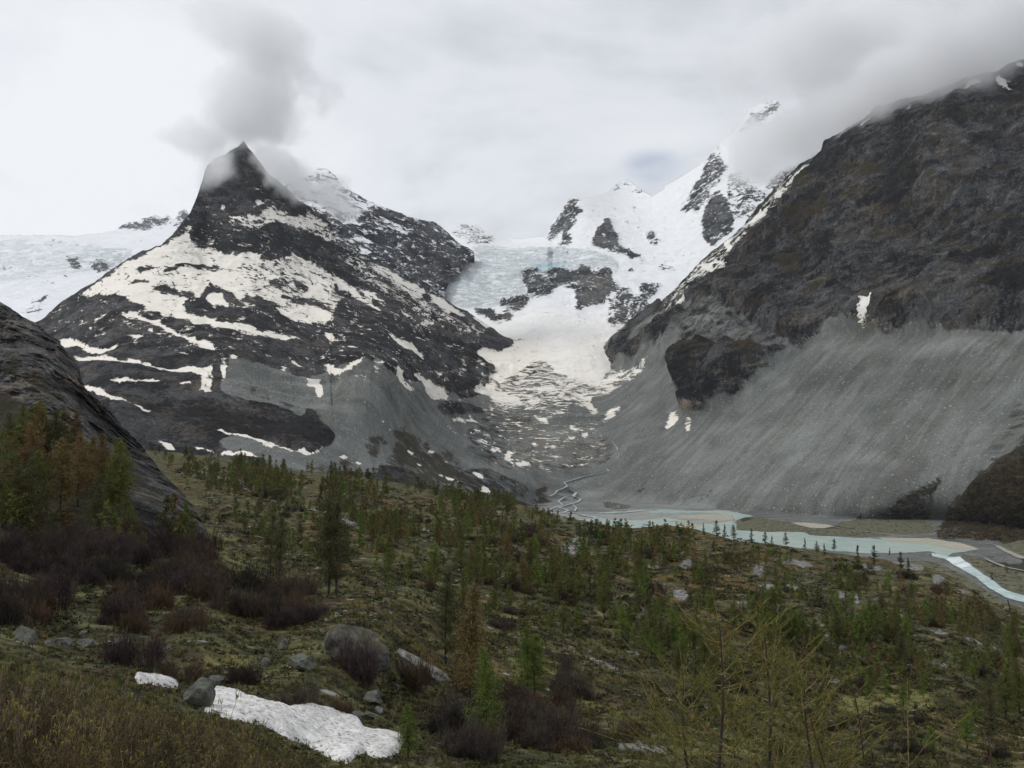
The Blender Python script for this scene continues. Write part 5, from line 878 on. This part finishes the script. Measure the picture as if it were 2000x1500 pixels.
x, y = scatter(3600, hill, lambda x, y: np.clip(.08+1.0*samp(NR, x, y)+.9*np.clip(fbm(np.stack([x/45, y/16, x*0], -1), 1, 4, seed=71), 0, 1), 0, 1)); pos = near_P(x, y); ct = ipoly(c_top, x); keepm = ~((x < 404)&(y > ct)&(y < 1060)); pos = pos[keepm]; r = rnd(len(pos), .5, 1)**2*rnd(len(pos), 1.2, 5.5)/F*pos[:, 1]
V, Fa, _ = merge([rock_mesh(s_) for s_ in range(6)], pos, r, r*rnd(len(pos), .5, .85)); link("stones", mesh_np("stones", V, [Fa], M_STONE, False), kind='stuff', label="pale stones strewn over the hillside", category="stones")
M_STONE2 = new_mat('moraine_stone')[0]; stone_mat(M_STONE2, (.15, .155, .15), (.36, .365, .355), .25)
scr = [(640,720),(760,760),(900,840),(1000,860),(1200,830),(1230,740),(1450,800),(1640,670),(1960,670),(1990,860),(1850,1030),(1500,1005),(1240,965),(1000,955),(760,930),(600,900)]
x, y = scatter(4200, scr, lambda x, y: np.clip(.25+(y-650)/420, .1, 1)*samp(SCREE, x, y)); D0 = fdep(x, y); a_, b_ = pix(x, y); D0 = np.minimum(D0, np.where(b_ < -1e-4, FLOOR/np.minimum(b_, -1e-4), 1e9))*.9985; pos = np.stack([a_*D0, D0, b_*D0], -1); r = rnd(len(pos))**3*rnd(len(pos), 1.4, 4.2)/F*D0*.6+.35/F*D0
V, Fa, _ = merge([rock_mesh(s_+20) for s_ in range(5)], pos, r, r*rnd(len(pos), .6, .9)); link("moraine_boulders", mesh_np("moraine_boulders", V, [Fa], M_STONE2, False), kind='stuff', label="light boulders strewn over the grey moraine", category="boulders")
x, y = scatter(420, CV((890,905),(950,905),(1080,925),(1165,945),(1120,970),(1000,972),(900,960))); pos = P(x, y, FLOOR/pix(x, y)[1]); r = rnd(len(pos), .8, 2.2)*.9; V, Fa, _ = merge([rock_mesh(s_+40) for s_ in range(4)], pos, r, r*1.3)
M_ISL = new_mat('brown_rubble')[0]; stone_mat(M_ISL, (.07, .062, .05), (.19, .17, .14), .5); link("rubble_mound", mesh_np("rubble_mound", V, [Fa], M_ISL, False), kind='stuff', label="low brown rubble mound on the gravel plain", category="rubble")
x, y = scatter(2600, C6((1520,1290),(1560,1200),(1650,1085),(1730,985),(1860,868),(2000,800),(2150,760),(2150,1290),(1900,1305))+[]); D0 = fdep(x, y); a_, b_ = pix(x, y); D0 = np.minimum(D0, np.where(b_ < -1e-4, FLOOR/np.minimum(b_, -1e-4), 1e9))*rnd(len(x), .984, .998); pos = np.stack([a_*D0, D0, b_*D0-.5], -1); r = rnd(len(pos), 1.5, 4.6)
pal = np.array([(.050, .034, .024), (.066, .050, .026), (.040, .042, .020), (.060, .045, .036)]); tn = pal[RNG.integers(0, 4, len(pos))]*rnd(len(pos), .45, 2.1)[:, None]
V, Fa, T = merge([dome(36, .34) for _ in range(5)], pos, r, r*rnd(len(pos), .7, 1.2), tn); link("slope_brush", mesh_np("slope_brush", V, [Fa], M_HEATH, False, dict(tint=T)), kind='stuff', label="dark brown brush covering the slope right of the lake", category="brush")
tx, ty = [], []
for q, k in ((C6((520,1180),(700,1208),(830,1240),(960,1236),(1260,1272),(1100,1280),(800,1258),(560,1246)), 160), (C9((1660,305),(1850,372),(1990,410),(1990,520),(1905,498),(1795,415),(1708,355)), 130), (C9((1870,262),(1985,228),(2100,205),(2100,330),(1990,315)), 70), (C9((1250,350),(1480,350),(1640,415),(1820,540),(2000,600),(2000,700),(1500,560)), 260), (C6((980,1205),(1270,1170),(1480,1205),(1490,1255),(1300,1262),(1000,1228)), 150)):
    x, y = scatter(k, q); tx.append(x); ty.append(y)
x, y = np.concatenate(tx), np.concatenate(ty); pos = P(x, y, FLOOR/pix(x, y)[1]); r = rnd(len(x), .5, 2.0); p2 = np.array([(.040, .044, .018), (.055, .042, .026), (.034, .036, .02), (.16, .16, .15)]); tn = p2[RNG.choice(4, len(x), p=[.4, .25, .2, .15])]
V, Fa, T = merge([dome(30, .36) for _ in range(5)], pos, r, r*.7, tn); link("bank_growth", mesh_np("bank_growth", V, [Fa], M_HEATH, False, dict(tint=T)), kind='stuff', label="low growth and stones dotted over the river banks", category="growth")
x, y = scatter(500, C6((1180,1160),(1300,1080),(1400,1010),(1560,930),(1500,1030),(1480,1180),(1300,1200))); D0 = fdep(x, y)*.999; a_, b_ = pix(x, y); pos = np.stack([a_*D0, D0, b_*D0-.3], -1); r = rnd(len(pos), 1.2, 3.2); tn = pal[RNG.integers(0, 3, len(pos))]
V, Fa, T = merge([dome(36, .34) for _ in range(5)], pos, r, r*.8, tn); link("moraine_brush", mesh_np("moraine_brush", V, [Fa], M_HEATH, False, dict(tint=T)), kind='stuff', label="dark low bushes dotted over the foot of the scree", category="brush")
# ------------------------------------------------------------------ single boulders of the foreground
M_BOULD = new_mat('lichen_boulder')[0]; stone_mat(M_BOULD, (.075, .08, .07), (.22, .225, .195), 1.6, .7); M_OUT = new_mat('mossy_outcrop')[0]; stone_mat(M_OUT, (.06, .058, .052), (.20, .19, .175), 1.2, .5, .9); M_SLAB = new_mat('pale_slab')[0]; stone_mat(M_SLAB, (.10, .095, .085), (.46, .44, .41), 1.4, .6, .5)
def boulder(x, y, wpx, hpx, seed, mat, label, rot=0, deep=.8, tilt=0, group=None):
    g = ground(x, y); k = g[1]/F; V, Fa = rock_mesh(seed, 5, .30); V = V*np.array([wpx*k/2/.88, wpx*k/2*deep, hpx*k/2*1.25]); c, s = math.cos(R(tilt)), math.sin(R(tilt)); V = np.stack([V[:, 0]*c+V[:, 2]*s, V[:, 1], -V[:, 0]*s+V[:, 2]*c], -1)
    o = link("boulder", mesh_np("boulder", V, [Fa], mat, False), None, (g[0], g[1], g[2]+hpx*k*.36), R(rot), label=label, category="boulder")
    if group: o['group'] = group
boulder(700,1312,124,84,3,M_OUT,"massive mossy rock outcrop behind the purple bush left of centre",tilt=8); boulder(808,1342,150,46,5,M_SLAB,"long pale rock slab sloping down to the right of the mossy outcrop",tilt=28,deep=.35)
boulder(380,1392,66,62,7,M_BOULD,"pointed grey boulder at the upper end of the snow patch"); boulder(586,1322,50,34,9,M_BOULD,"rounded grey boulder on the turf left of the mossy outcrop"); boulder(724,1396,44,38,11,M_BOULD,"angular grey boulder above the right rim of the snow patch",tilt=-20)
boulder(700,1422,34,18,12,M_BOULD,"flat stone below the angular boulder, left of its twin"); boulder(722,1420,34,16,13,M_BOULD,"flat stone below the angular boulder, right of its twin"); boulder(738,1410,24,14,14,M_STONE,"small pinkish stone right under the angular boulder")
boulder(50,1268,66,34,15,M_BOULD,"long grey boulder at the left end of the row of stones"); boulder(96,1270,28,18,16,M_BOULD,"small brownish boulder second in the row of stones at left"); boulder(124,1272,40,20,17,M_STONE,"pale flat boulder in the middle of the left row of stones"); boulder(168,1272,34,20,18,M_BOULD,"grey boulder under the bluish one in the left row of stones")
boulder(161,1254,22,14,19,M_BOULD,"small bluish boulder perched above the left row of stones"); boulder(225,1268,20,16,21,M_STONE,"tilted pale stone at the right end of the left row",tilt=-25); boulder(308,1284,36,14,22,M_STONE,"pale flat stone on the left rim of the green turf"); boulder(330,1278,16,12,23,M_STONE,"small pale stone beside the flat one at the turf rim")
boulder(418,1350,36,26,24,M_BOULD,"grey stone just behind the pointed boulder on the snow"); boulder(520,1312,20,18,25,M_BOULD,"small grey stone left of the rounded boulder"); boulder(554,1280,24,28,26,M_BOULD,"upright dark stone above the rounded boulder"); boulder(774,1362,16,12,27,M_STONE,"small pale stone under the long slab"); boulder(818,1360,24,10,28,M_STONE,"flat stone half buried under the long slab's lower end")
boulder(1368,1346,14,12,29,M_STONE,"light stone beside the small black spruce at lower right of centre"); boulder(1236,1265,24,16,30,M_STONE,"light boulder on the stony patch of the middle slope")
# ------------------------------------------------------------------ catkin shrubs on the near bank
def near_at(px, D):
    ys_ = np.linspace(1320, 2190, 140); d = nd(np.full(140, px), ys_); i = int(np.argmin(abs(d-D))); q = near_P(px, ys_[i]); q[0] *= D/q[1]; q[2] += 0; q[1] = D; return q
def catkin_parts(seed):
    global RNG
    RNG = np.random.default_rng(seed); st_, ck, lf = [], [], []
    for i in range(6):
        a = rnd(1, 0, 6.28)[0]; s = np.linspace(0, 1, 7); L = rnd(1, .6, 1.0)[0]; spread = rnd(1, .08, .36)[0]
        pts = np.stack([np.cos(a)*spread*s**1.3*L, np.sin(a)*spread*s**1.3*L, L*s], -1)+np.cumsum(RNG.normal(size=(7, 3))*.012, 0); st_.append(tube(pts, .0075*(1-s*.7), 4))
        for j in range(9):
            u = rnd(1, .3, 1)[0]; p = np.array([np.interp(u, s, pts[:, k]) for k in range(3)]); b = rnd(1, 0, 6.28)[0]; l = rnd(1, .07, .2)[0]*(1.25-u); q = np.stack([p+np.array([np.cos(b)*l*v, np.sin(b)*l*v, l*1.1*v]) for v in (0, .5, 1)])
            st_.append(tube(q, [.0032, .0025, .0016], 3))
            if rnd(1)[0] < .38:
                for _ in range(RNG.integers(1, 3)):
                    d = RNG.normal(size=2)*.026; tl = rnd(1, .03, .055)[0]; e = q[2]; ck.append(tube([e, e+[d[0]*.5, d[1]*.5, .004], e+[d[0], d[1], -tl*.5], e+[d[0]*1.1, d[1]*1.1, -tl]], [.003, .006, .0062, .003], 4))
            if rnd(1)[0] < .55:
                lf.append(tris_at(q[1:][RNG.integers(0, 2, 4)]+RNG.normal(size=(4, 3))*.008, .028, .2, .3))
    return join(st_), join(ck), join(lf)
CKM = []
for i in range(6):
    (V1, F1), (V2, F2), (V3, F3) = catkin_parts(1200+i); CKM.append((mesh_np("stems", V1, F1, M_STEM), mesh_np("blossom", V2, F2, M_CATKIN), mesh_np("foliage", V3, F3, M_BUD, False)))
def ytop(px): return float(np.interp(px, [-80, 0, 150, 300, 420, 560, 700], [1225, 1240, 1270, 1310, 1355, 1425, 1480]))
n_ck = 0
for i in range(150):
    px = random.uniform(-70, 660); D = random.uniform(3.4, 7.6); g = near_at(px, D); yt = ytop(px)+abs(random.gauss(0, 55))+(7.6-D)*16
    if i in (3, 17, 31, 45, 60): yt -= 50
    zt = D*float(pix(px, yt)[1]); h = zt-g[2]
    if h < .35 or h > 2.2: continue
    s = h; side = "at the far left" if px < 160 else "in the left middle" if px < 380 else "towards the snow patch"
    o = link("catkin_shrub", None, None, (g[0], g[1], g[2]-.05), random.uniform(0, 6.28), (s*.8, s*.8, s), label=f"thin stemmed shrub with yellow catkins {side} of the near bank", category="shrub", group=f"catkin shrubs {side} of the near bank")
    a_, b_, c_ = random.choice(CKM); link("stems", a_, o); link("blossom", b_, o); link("foliage", c_, o); n_ck += 1
RNG = np.random.default_rng(8)
n = 10000; px = rnd(n, -90, 760); D_ = 3.2+rnd(n)**1.4*11; ys_ = np.linspace(1320, 2190, 160); gx = np.linspace(-90, 760, 18); dd = nd(*np.meshgrid(gx, ys_)); py = np.empty(n)
for i in range(18):
    k = np.abs(px-gx[i]) < 26; py[k] = np.interp(-D_[k], -dd[:, i], ys_)
pos = near_P(px, py+RNG.normal(size=n)*2); lim = np.interp(px, [-80, 0, 150, 300, 420, 560, 700, 760], [1300, 1310, 1340, 1372, 1405, 1455, 1500, 1530]); hh = rnd(n, .10, .36)*np.clip(D_/7, .6, 1.1)
topz = pos[:, 1]*pix(px, lim+rnd(n, 0, 150)**1.0)[1]; hh = np.minimum(hh, np.maximum(topz-pos[:, 2], .05)); pal = np.array([(.070, .036, .022), (.11, .085, .035), (.06, .055, .020), (.085, .055, .035), (.028, .024, .013), (.09, .08, .034)])
tn = pal[RNG.integers(0, 6, n)]*rnd(n, .6, 1.2)[:, None]
def sprig(k):
    b_ = RNG.normal(size=(k, 3))*[.22, .22, 0]; d = np.stack([RNG.normal(size=k)*.5, RNG.normal(size=k)*.5, rnd(k, .35, 1)], -1); m_ = b_+d*.55+RNG.normal(size=(k, 3))*.07; t_ = b_+d+RNG.normal(size=(k, 3))*.12; w_ = RNG.normal(size=(k, 3)); w_ *= .012/np.linalg.norm(w_, axis=1, keepdims=True)
    V1, F1 = ribbons(b_, m_, t_, w_); F1 = np.concatenate([F1[:, [0, 1, 2]], F1[:, [0, 2, 3]]]); s_ = np.repeat(m_, 2, 0)+np.repeat(t_-m_, 2, 0)*rnd(2*k)[:, None]; V2, F2 = tris_at(s_, .20, .3, .05); V3, F3 = tris_at(s_+RNG.normal(size=s_.shape)*.06, .042, .2, .4)
    return np.concatenate([V1, V2, V3]), np.concatenate([F1, F2+len(V1), F3+len(V1)+len(V2)])
V, Fa, T = merge([sprig(7) for _ in range(9)], pos, hh*.9, hh, tn); link("dry_undergrowth", mesh_np("dry_undergrowth", V, [Fa], M_HEATH, False, dict(tint=T)), kind='stuff', label="tangle of dry reddish undergrowth on the near bank", category="undergrowth")
# ------------------------------------------------------------------ larch saplings and bare whips at the lower right
def sapling(tip, D, seed, label, lean=0.0, h_extra=0):
    global RNG
    RNG = np.random.default_rng(seed); g = near_at(tip[0], D); a, b = pix(*tip); T_ = np.array([a*D, D, b*D]); h = T_[2]-g[2]; o = link("larch_sapling", None, None, (g[0]-lean*h, g[1], g[2]), 0, label=label, category="sapling")
    s = np.linspace(0, 1, 12); ax_ = np.stack([lean*h*s+.018*np.sin(s*9+seed), s*0, h*s], -1); link("stem", mesh_np("stem", *join([tube(ax_, .021*(1-s)+.0035, 6)]), M_BARK), o); br, nd_ = [], []
    for j in range(40):
        t = .34+.64*(j+rnd(1)[0])/40; base = np.array([np.interp(t, s, ax_[:, k]) for k in range(3)]); az = rnd(1, 0, 6.28)[0]; L = (.30+.85*(1-t))*rnd(1, .6, 1.1)[0]; rise = rnd(1, .35, 1.1)[0]; u = np.linspace(0, 1, 7)
        q = base+np.stack([np.cos(az)*L*u, np.sin(az)*L*u*.8, L*(rise*u*.55+.45*rise*u**2)], -1)+np.cumsum(RNG.normal(size=(7, 3))*.008, 0); br.append(tube(q, .0045*(1-u*.7), 4)); runs = [q]
        for _ in range(4):
            v = rnd(1, .25, .95)[0]; p = np.array([np.interp(v, u, q[:, k]) for k in range(3)]); az2 = az+RNG.normal()*.9; l = L*rnd(1, .2, .5)[0]; w_ = np.linspace(0, 1, 4); r_ = p+np.stack([np.cos(az2)*l*w_, np.sin(az2)*l*w_, l*rnd(1, .2, 1.3)[0]*w_], -1); br.append(tube(r_, [.0032, .0027, .002, .0013], 3)); runs.append(r_)
        for r_ in runs:
            m_ = int(len(r_)*3.2); w_ = rnd(m_, .08, .92); ii = w_*(len(r_)-1); c = np.stack([np.interp(ii, np.arange(len(r_)), r_[:, k]) for k in range(3)], -1); nd_.append(tris_at(np.repeat(c, 4, 0), .024, .3, .09))
    link("branches", mesh_np("branches", *join(br), M_SHOOT), o); link("needles", mesh_np("needles", *join(nd_), M_SPRIG, False), o)
sapling((1419,1218), 6.2, 1, "yellow green larch sapling with a forked top, left of three", .02); sapling((1512,1205), 6.8, 2, "larch sapling with a straight pale leader, middle of three", .01); sapling((1588,1330), 6.0, 3, "shorter larch sapling, right of the three at the lower right", -.05); sapling((1340,1330), 7.4, 4, "low spreading larch sapling left of the fork topped one", -.03)
def whip(x0, y0, x1, y1, D, label, r=.006):
    a0, b0 = pix(x0, y0); a1, b1 = pix(x1, y1); A = np.array([a0*D, D, b0*D]); B_ = np.array([a1*D, D*1.02, b1*D]); d = (B_-A); g = near_at(x1, D); k = (g[2]-A[2])/d[2]; E = A+d*k; s = np.linspace(0, 1, 14)[:, None]; pts = A+(E-A)*s; pts[:, 0] += .02*np.sin(s[:, 0]*11+x0); br = [tube(pts-A, .003+r*s[:, 0], 5)]
    for j in range(1, 9): p = pts[j]-A; br.append(tube([p, p+[.02*(-1)**j, 0, .025]], [.003, .001], 3))
    link("bare_whip", mesh_np("bare_whip", *join(br), M_WHIP), None, tuple(A), label=label, category="twig")
whip(1653,1312,1705,1500,5.2,"thin bare reddish whip right of the saplings"); whip(1970,1172,2040,1330,4.2,"dark bare whip leaning in from the right edge",.007); whip(1700,1380,1722,1500,6.0,"short bare whip between the taller ones"); whip(1925,1440,1975,1580,4.5,"bare reddish whip in the lower right corner"); whip(1588,1390,1625,1540,5.0,"dark red bare whip growing through the right sapling",.008)
# ------------------------------------------------------------------ cloud caught on the summits
def cloud(name, blobs, dens, wl, seed, label, detail=5, cut=(.36, .62)):
    """blobs: (px, py, distance, rx_px, ry_px, depth_m, weight, tilt); one closed ellipsoid-hull mesh, density falls to nothing inside it"""
    cen = np.array([P(b[0], b[1], b[2]) for b in blobs]); kx = np.array([b[2]/F for b in blobs]); lo = (cen-np.array([[b[3]*k, b[5], b[4]*k] for b, k in zip(blobs, kx)])*1.3).min(0); hi = (cen+np.array([[b[3]*k, b[5], b[4]*k] for b, k in zip(blobs, kx)])*1.3).max(0); o0 = (lo+hi)/2
    c = np.array([[x, y, z] for x in (0, 1) for y in (0, 1) for z in (0, 1)]); V = lo+c*(hi-lo)-o0; Fa = np.array([[0, 1, 3, 2], [4, 6, 7, 5], [0, 4, 5, 1], [2, 3, 7, 6], [0, 2, 6, 4], [1, 5, 7, 3]])
    m = bpy.data.materials.new('cloud_vapour'); m.use_nodes = True; t = NT(m.node_tree)
    for n in list(t.n): t.n.remove(n)
    out = t.new('ShaderNodeOutputMaterial'); pv = t.new('ShaderNodeVolumePrincipled'); t.l.new(pv.outputs[0], out.inputs['Volume']); P_ = t.new('ShaderNodeTexCoord').outputs['Object']
    wn = t.new('ShaderNodeTexNoise'); t.put(wn, 'Vector', P_); t.put(wn, 'Scale', 1/(wl*1.3)); t.put(wn, 'Detail', 5.0); Pw = t.vmath('ADD', P_, t.vmath('MULTIPLY', t.vmath('SUBTRACT', wn.outputs['Color'], (.5, .5, .5)), (wl*2.2, wl*2.2, wl*2.2)))
    tot = None
    for b, ce, k in zip(blobs, cen, kx):
        q = t.vmath('SUBTRACT', Pw, tuple(ce-o0)); tl = R(b[7]); mp = t.new('ShaderNodeMapping'); mp.vector_type = 'TEXTURE'; t.put(mp, 0, q); mp.inputs[2].default_value = (0, tl, 0); mp.inputs[3].default_value = (b[3]*k*.86, b[5]*.86, b[4]*k*.86)
        f = t.math('MULTIPLY', t.map(t.vmath('LENGTH', mp.outputs[0]), .25, 1.0, 1, 0, True), b[6]); tot = f if tot is None else t.math('MAXIMUM', tot, f)
    n = t.noise(t.mapping(P_, loc=(seed*31, 0, 0)), 1/wl, 7, .62, .35)
    s_ = t.math('ADD', t.math('MULTIPLY', tot, .55), t.math('MULTIPLY', t.math('SUBTRACT', n, .1), .85)); d_ = t.math('MULTIPLY', t.map(s_, cut[0]+.08, cut[1]+.25, 0, dens, True), t.map(tot, 0, .3))
    t.put(pv, 'Density', d_); t.put(pv, 'Color', (.975, .98, .99)); pv.inputs['Anisotropy'].default_value = .25
    link(name, mesh_np(name, V, [Fa], m, False), None, tuple(o0), kind='stuff', label=label, category='cloud')
cloud("cloud", [(490,205,2900,165,150,230,1.0,0),(395,272,2900,115,58,190,.95,0),(560,340,2880,125,62,200,1.0,38),(640,385,2950,95,50,240,.8,20),(520,90,2950,150,130,250,.8,0),(418,335,2760,72,52,130,.62,0),(450,30,2950,170,100,250,.6,0),(620,170,3000,90,80,250,.35,0)], .0115, 100, 1, "grey plume of cloud trailing off the summit of the pyramid", cut=(.30, .50))
cloud("cloud", [(1500,300,3300,130,95,280,.95,-30),(1600,240,2850,190,125,320,1.0,-25),(1740,175,2560,230,135,350,1.0,-25),(1900,90,2360,270,160,350,1.0,-20),(2080,20,2260,260,170,350,1.0,0),(1450,255,3500,80,60,220,.7,-30),(1590,335,2700,80,50,180,.7,-30),(1650,90,2900,290,170,380,.75,0),(1480,130,3100,200,120,350,.5,0)], .0100, 130, 2, "bank of grey cloud spilling over the dark ridge at the upper right", cut=(.30, .50))
# ------------------------------------------------------------------ haze
def haze(dens):
    lo, hi = np.array([-6500, -60, -420]), np.array([6500, 11500, 3300]); c = np.array([[x, y, z] for x in (0, 1) for y in (0, 1) for z in (0, 1)]); V = lo+c*(hi-lo)
    m = bpy.data.materials.new('haze_air'); m.use_nodes = True; t = NT(m.node_tree)
    for n in list(t.n): t.n.remove(n)
    out = t.new('ShaderNodeOutputMaterial'); pv = t.new('ShaderNodeVolumePrincipled'); t.l.new(pv.outputs[0], out.inputs['Volume']); pv.inputs['Density'].default_value = dens; pv.inputs['Color'].default_value = (.86, .92, 1, 1)
    link("haze", mesh_np("haze", V, [np.array([[0, 1, 3, 2], [4, 6, 7, 5], [0, 4, 5, 1], [2, 3, 7, 6], [0, 2, 6, 4], [1, 5, 7, 3]])], m, False), kind='stuff')
haze(1.4e-5)
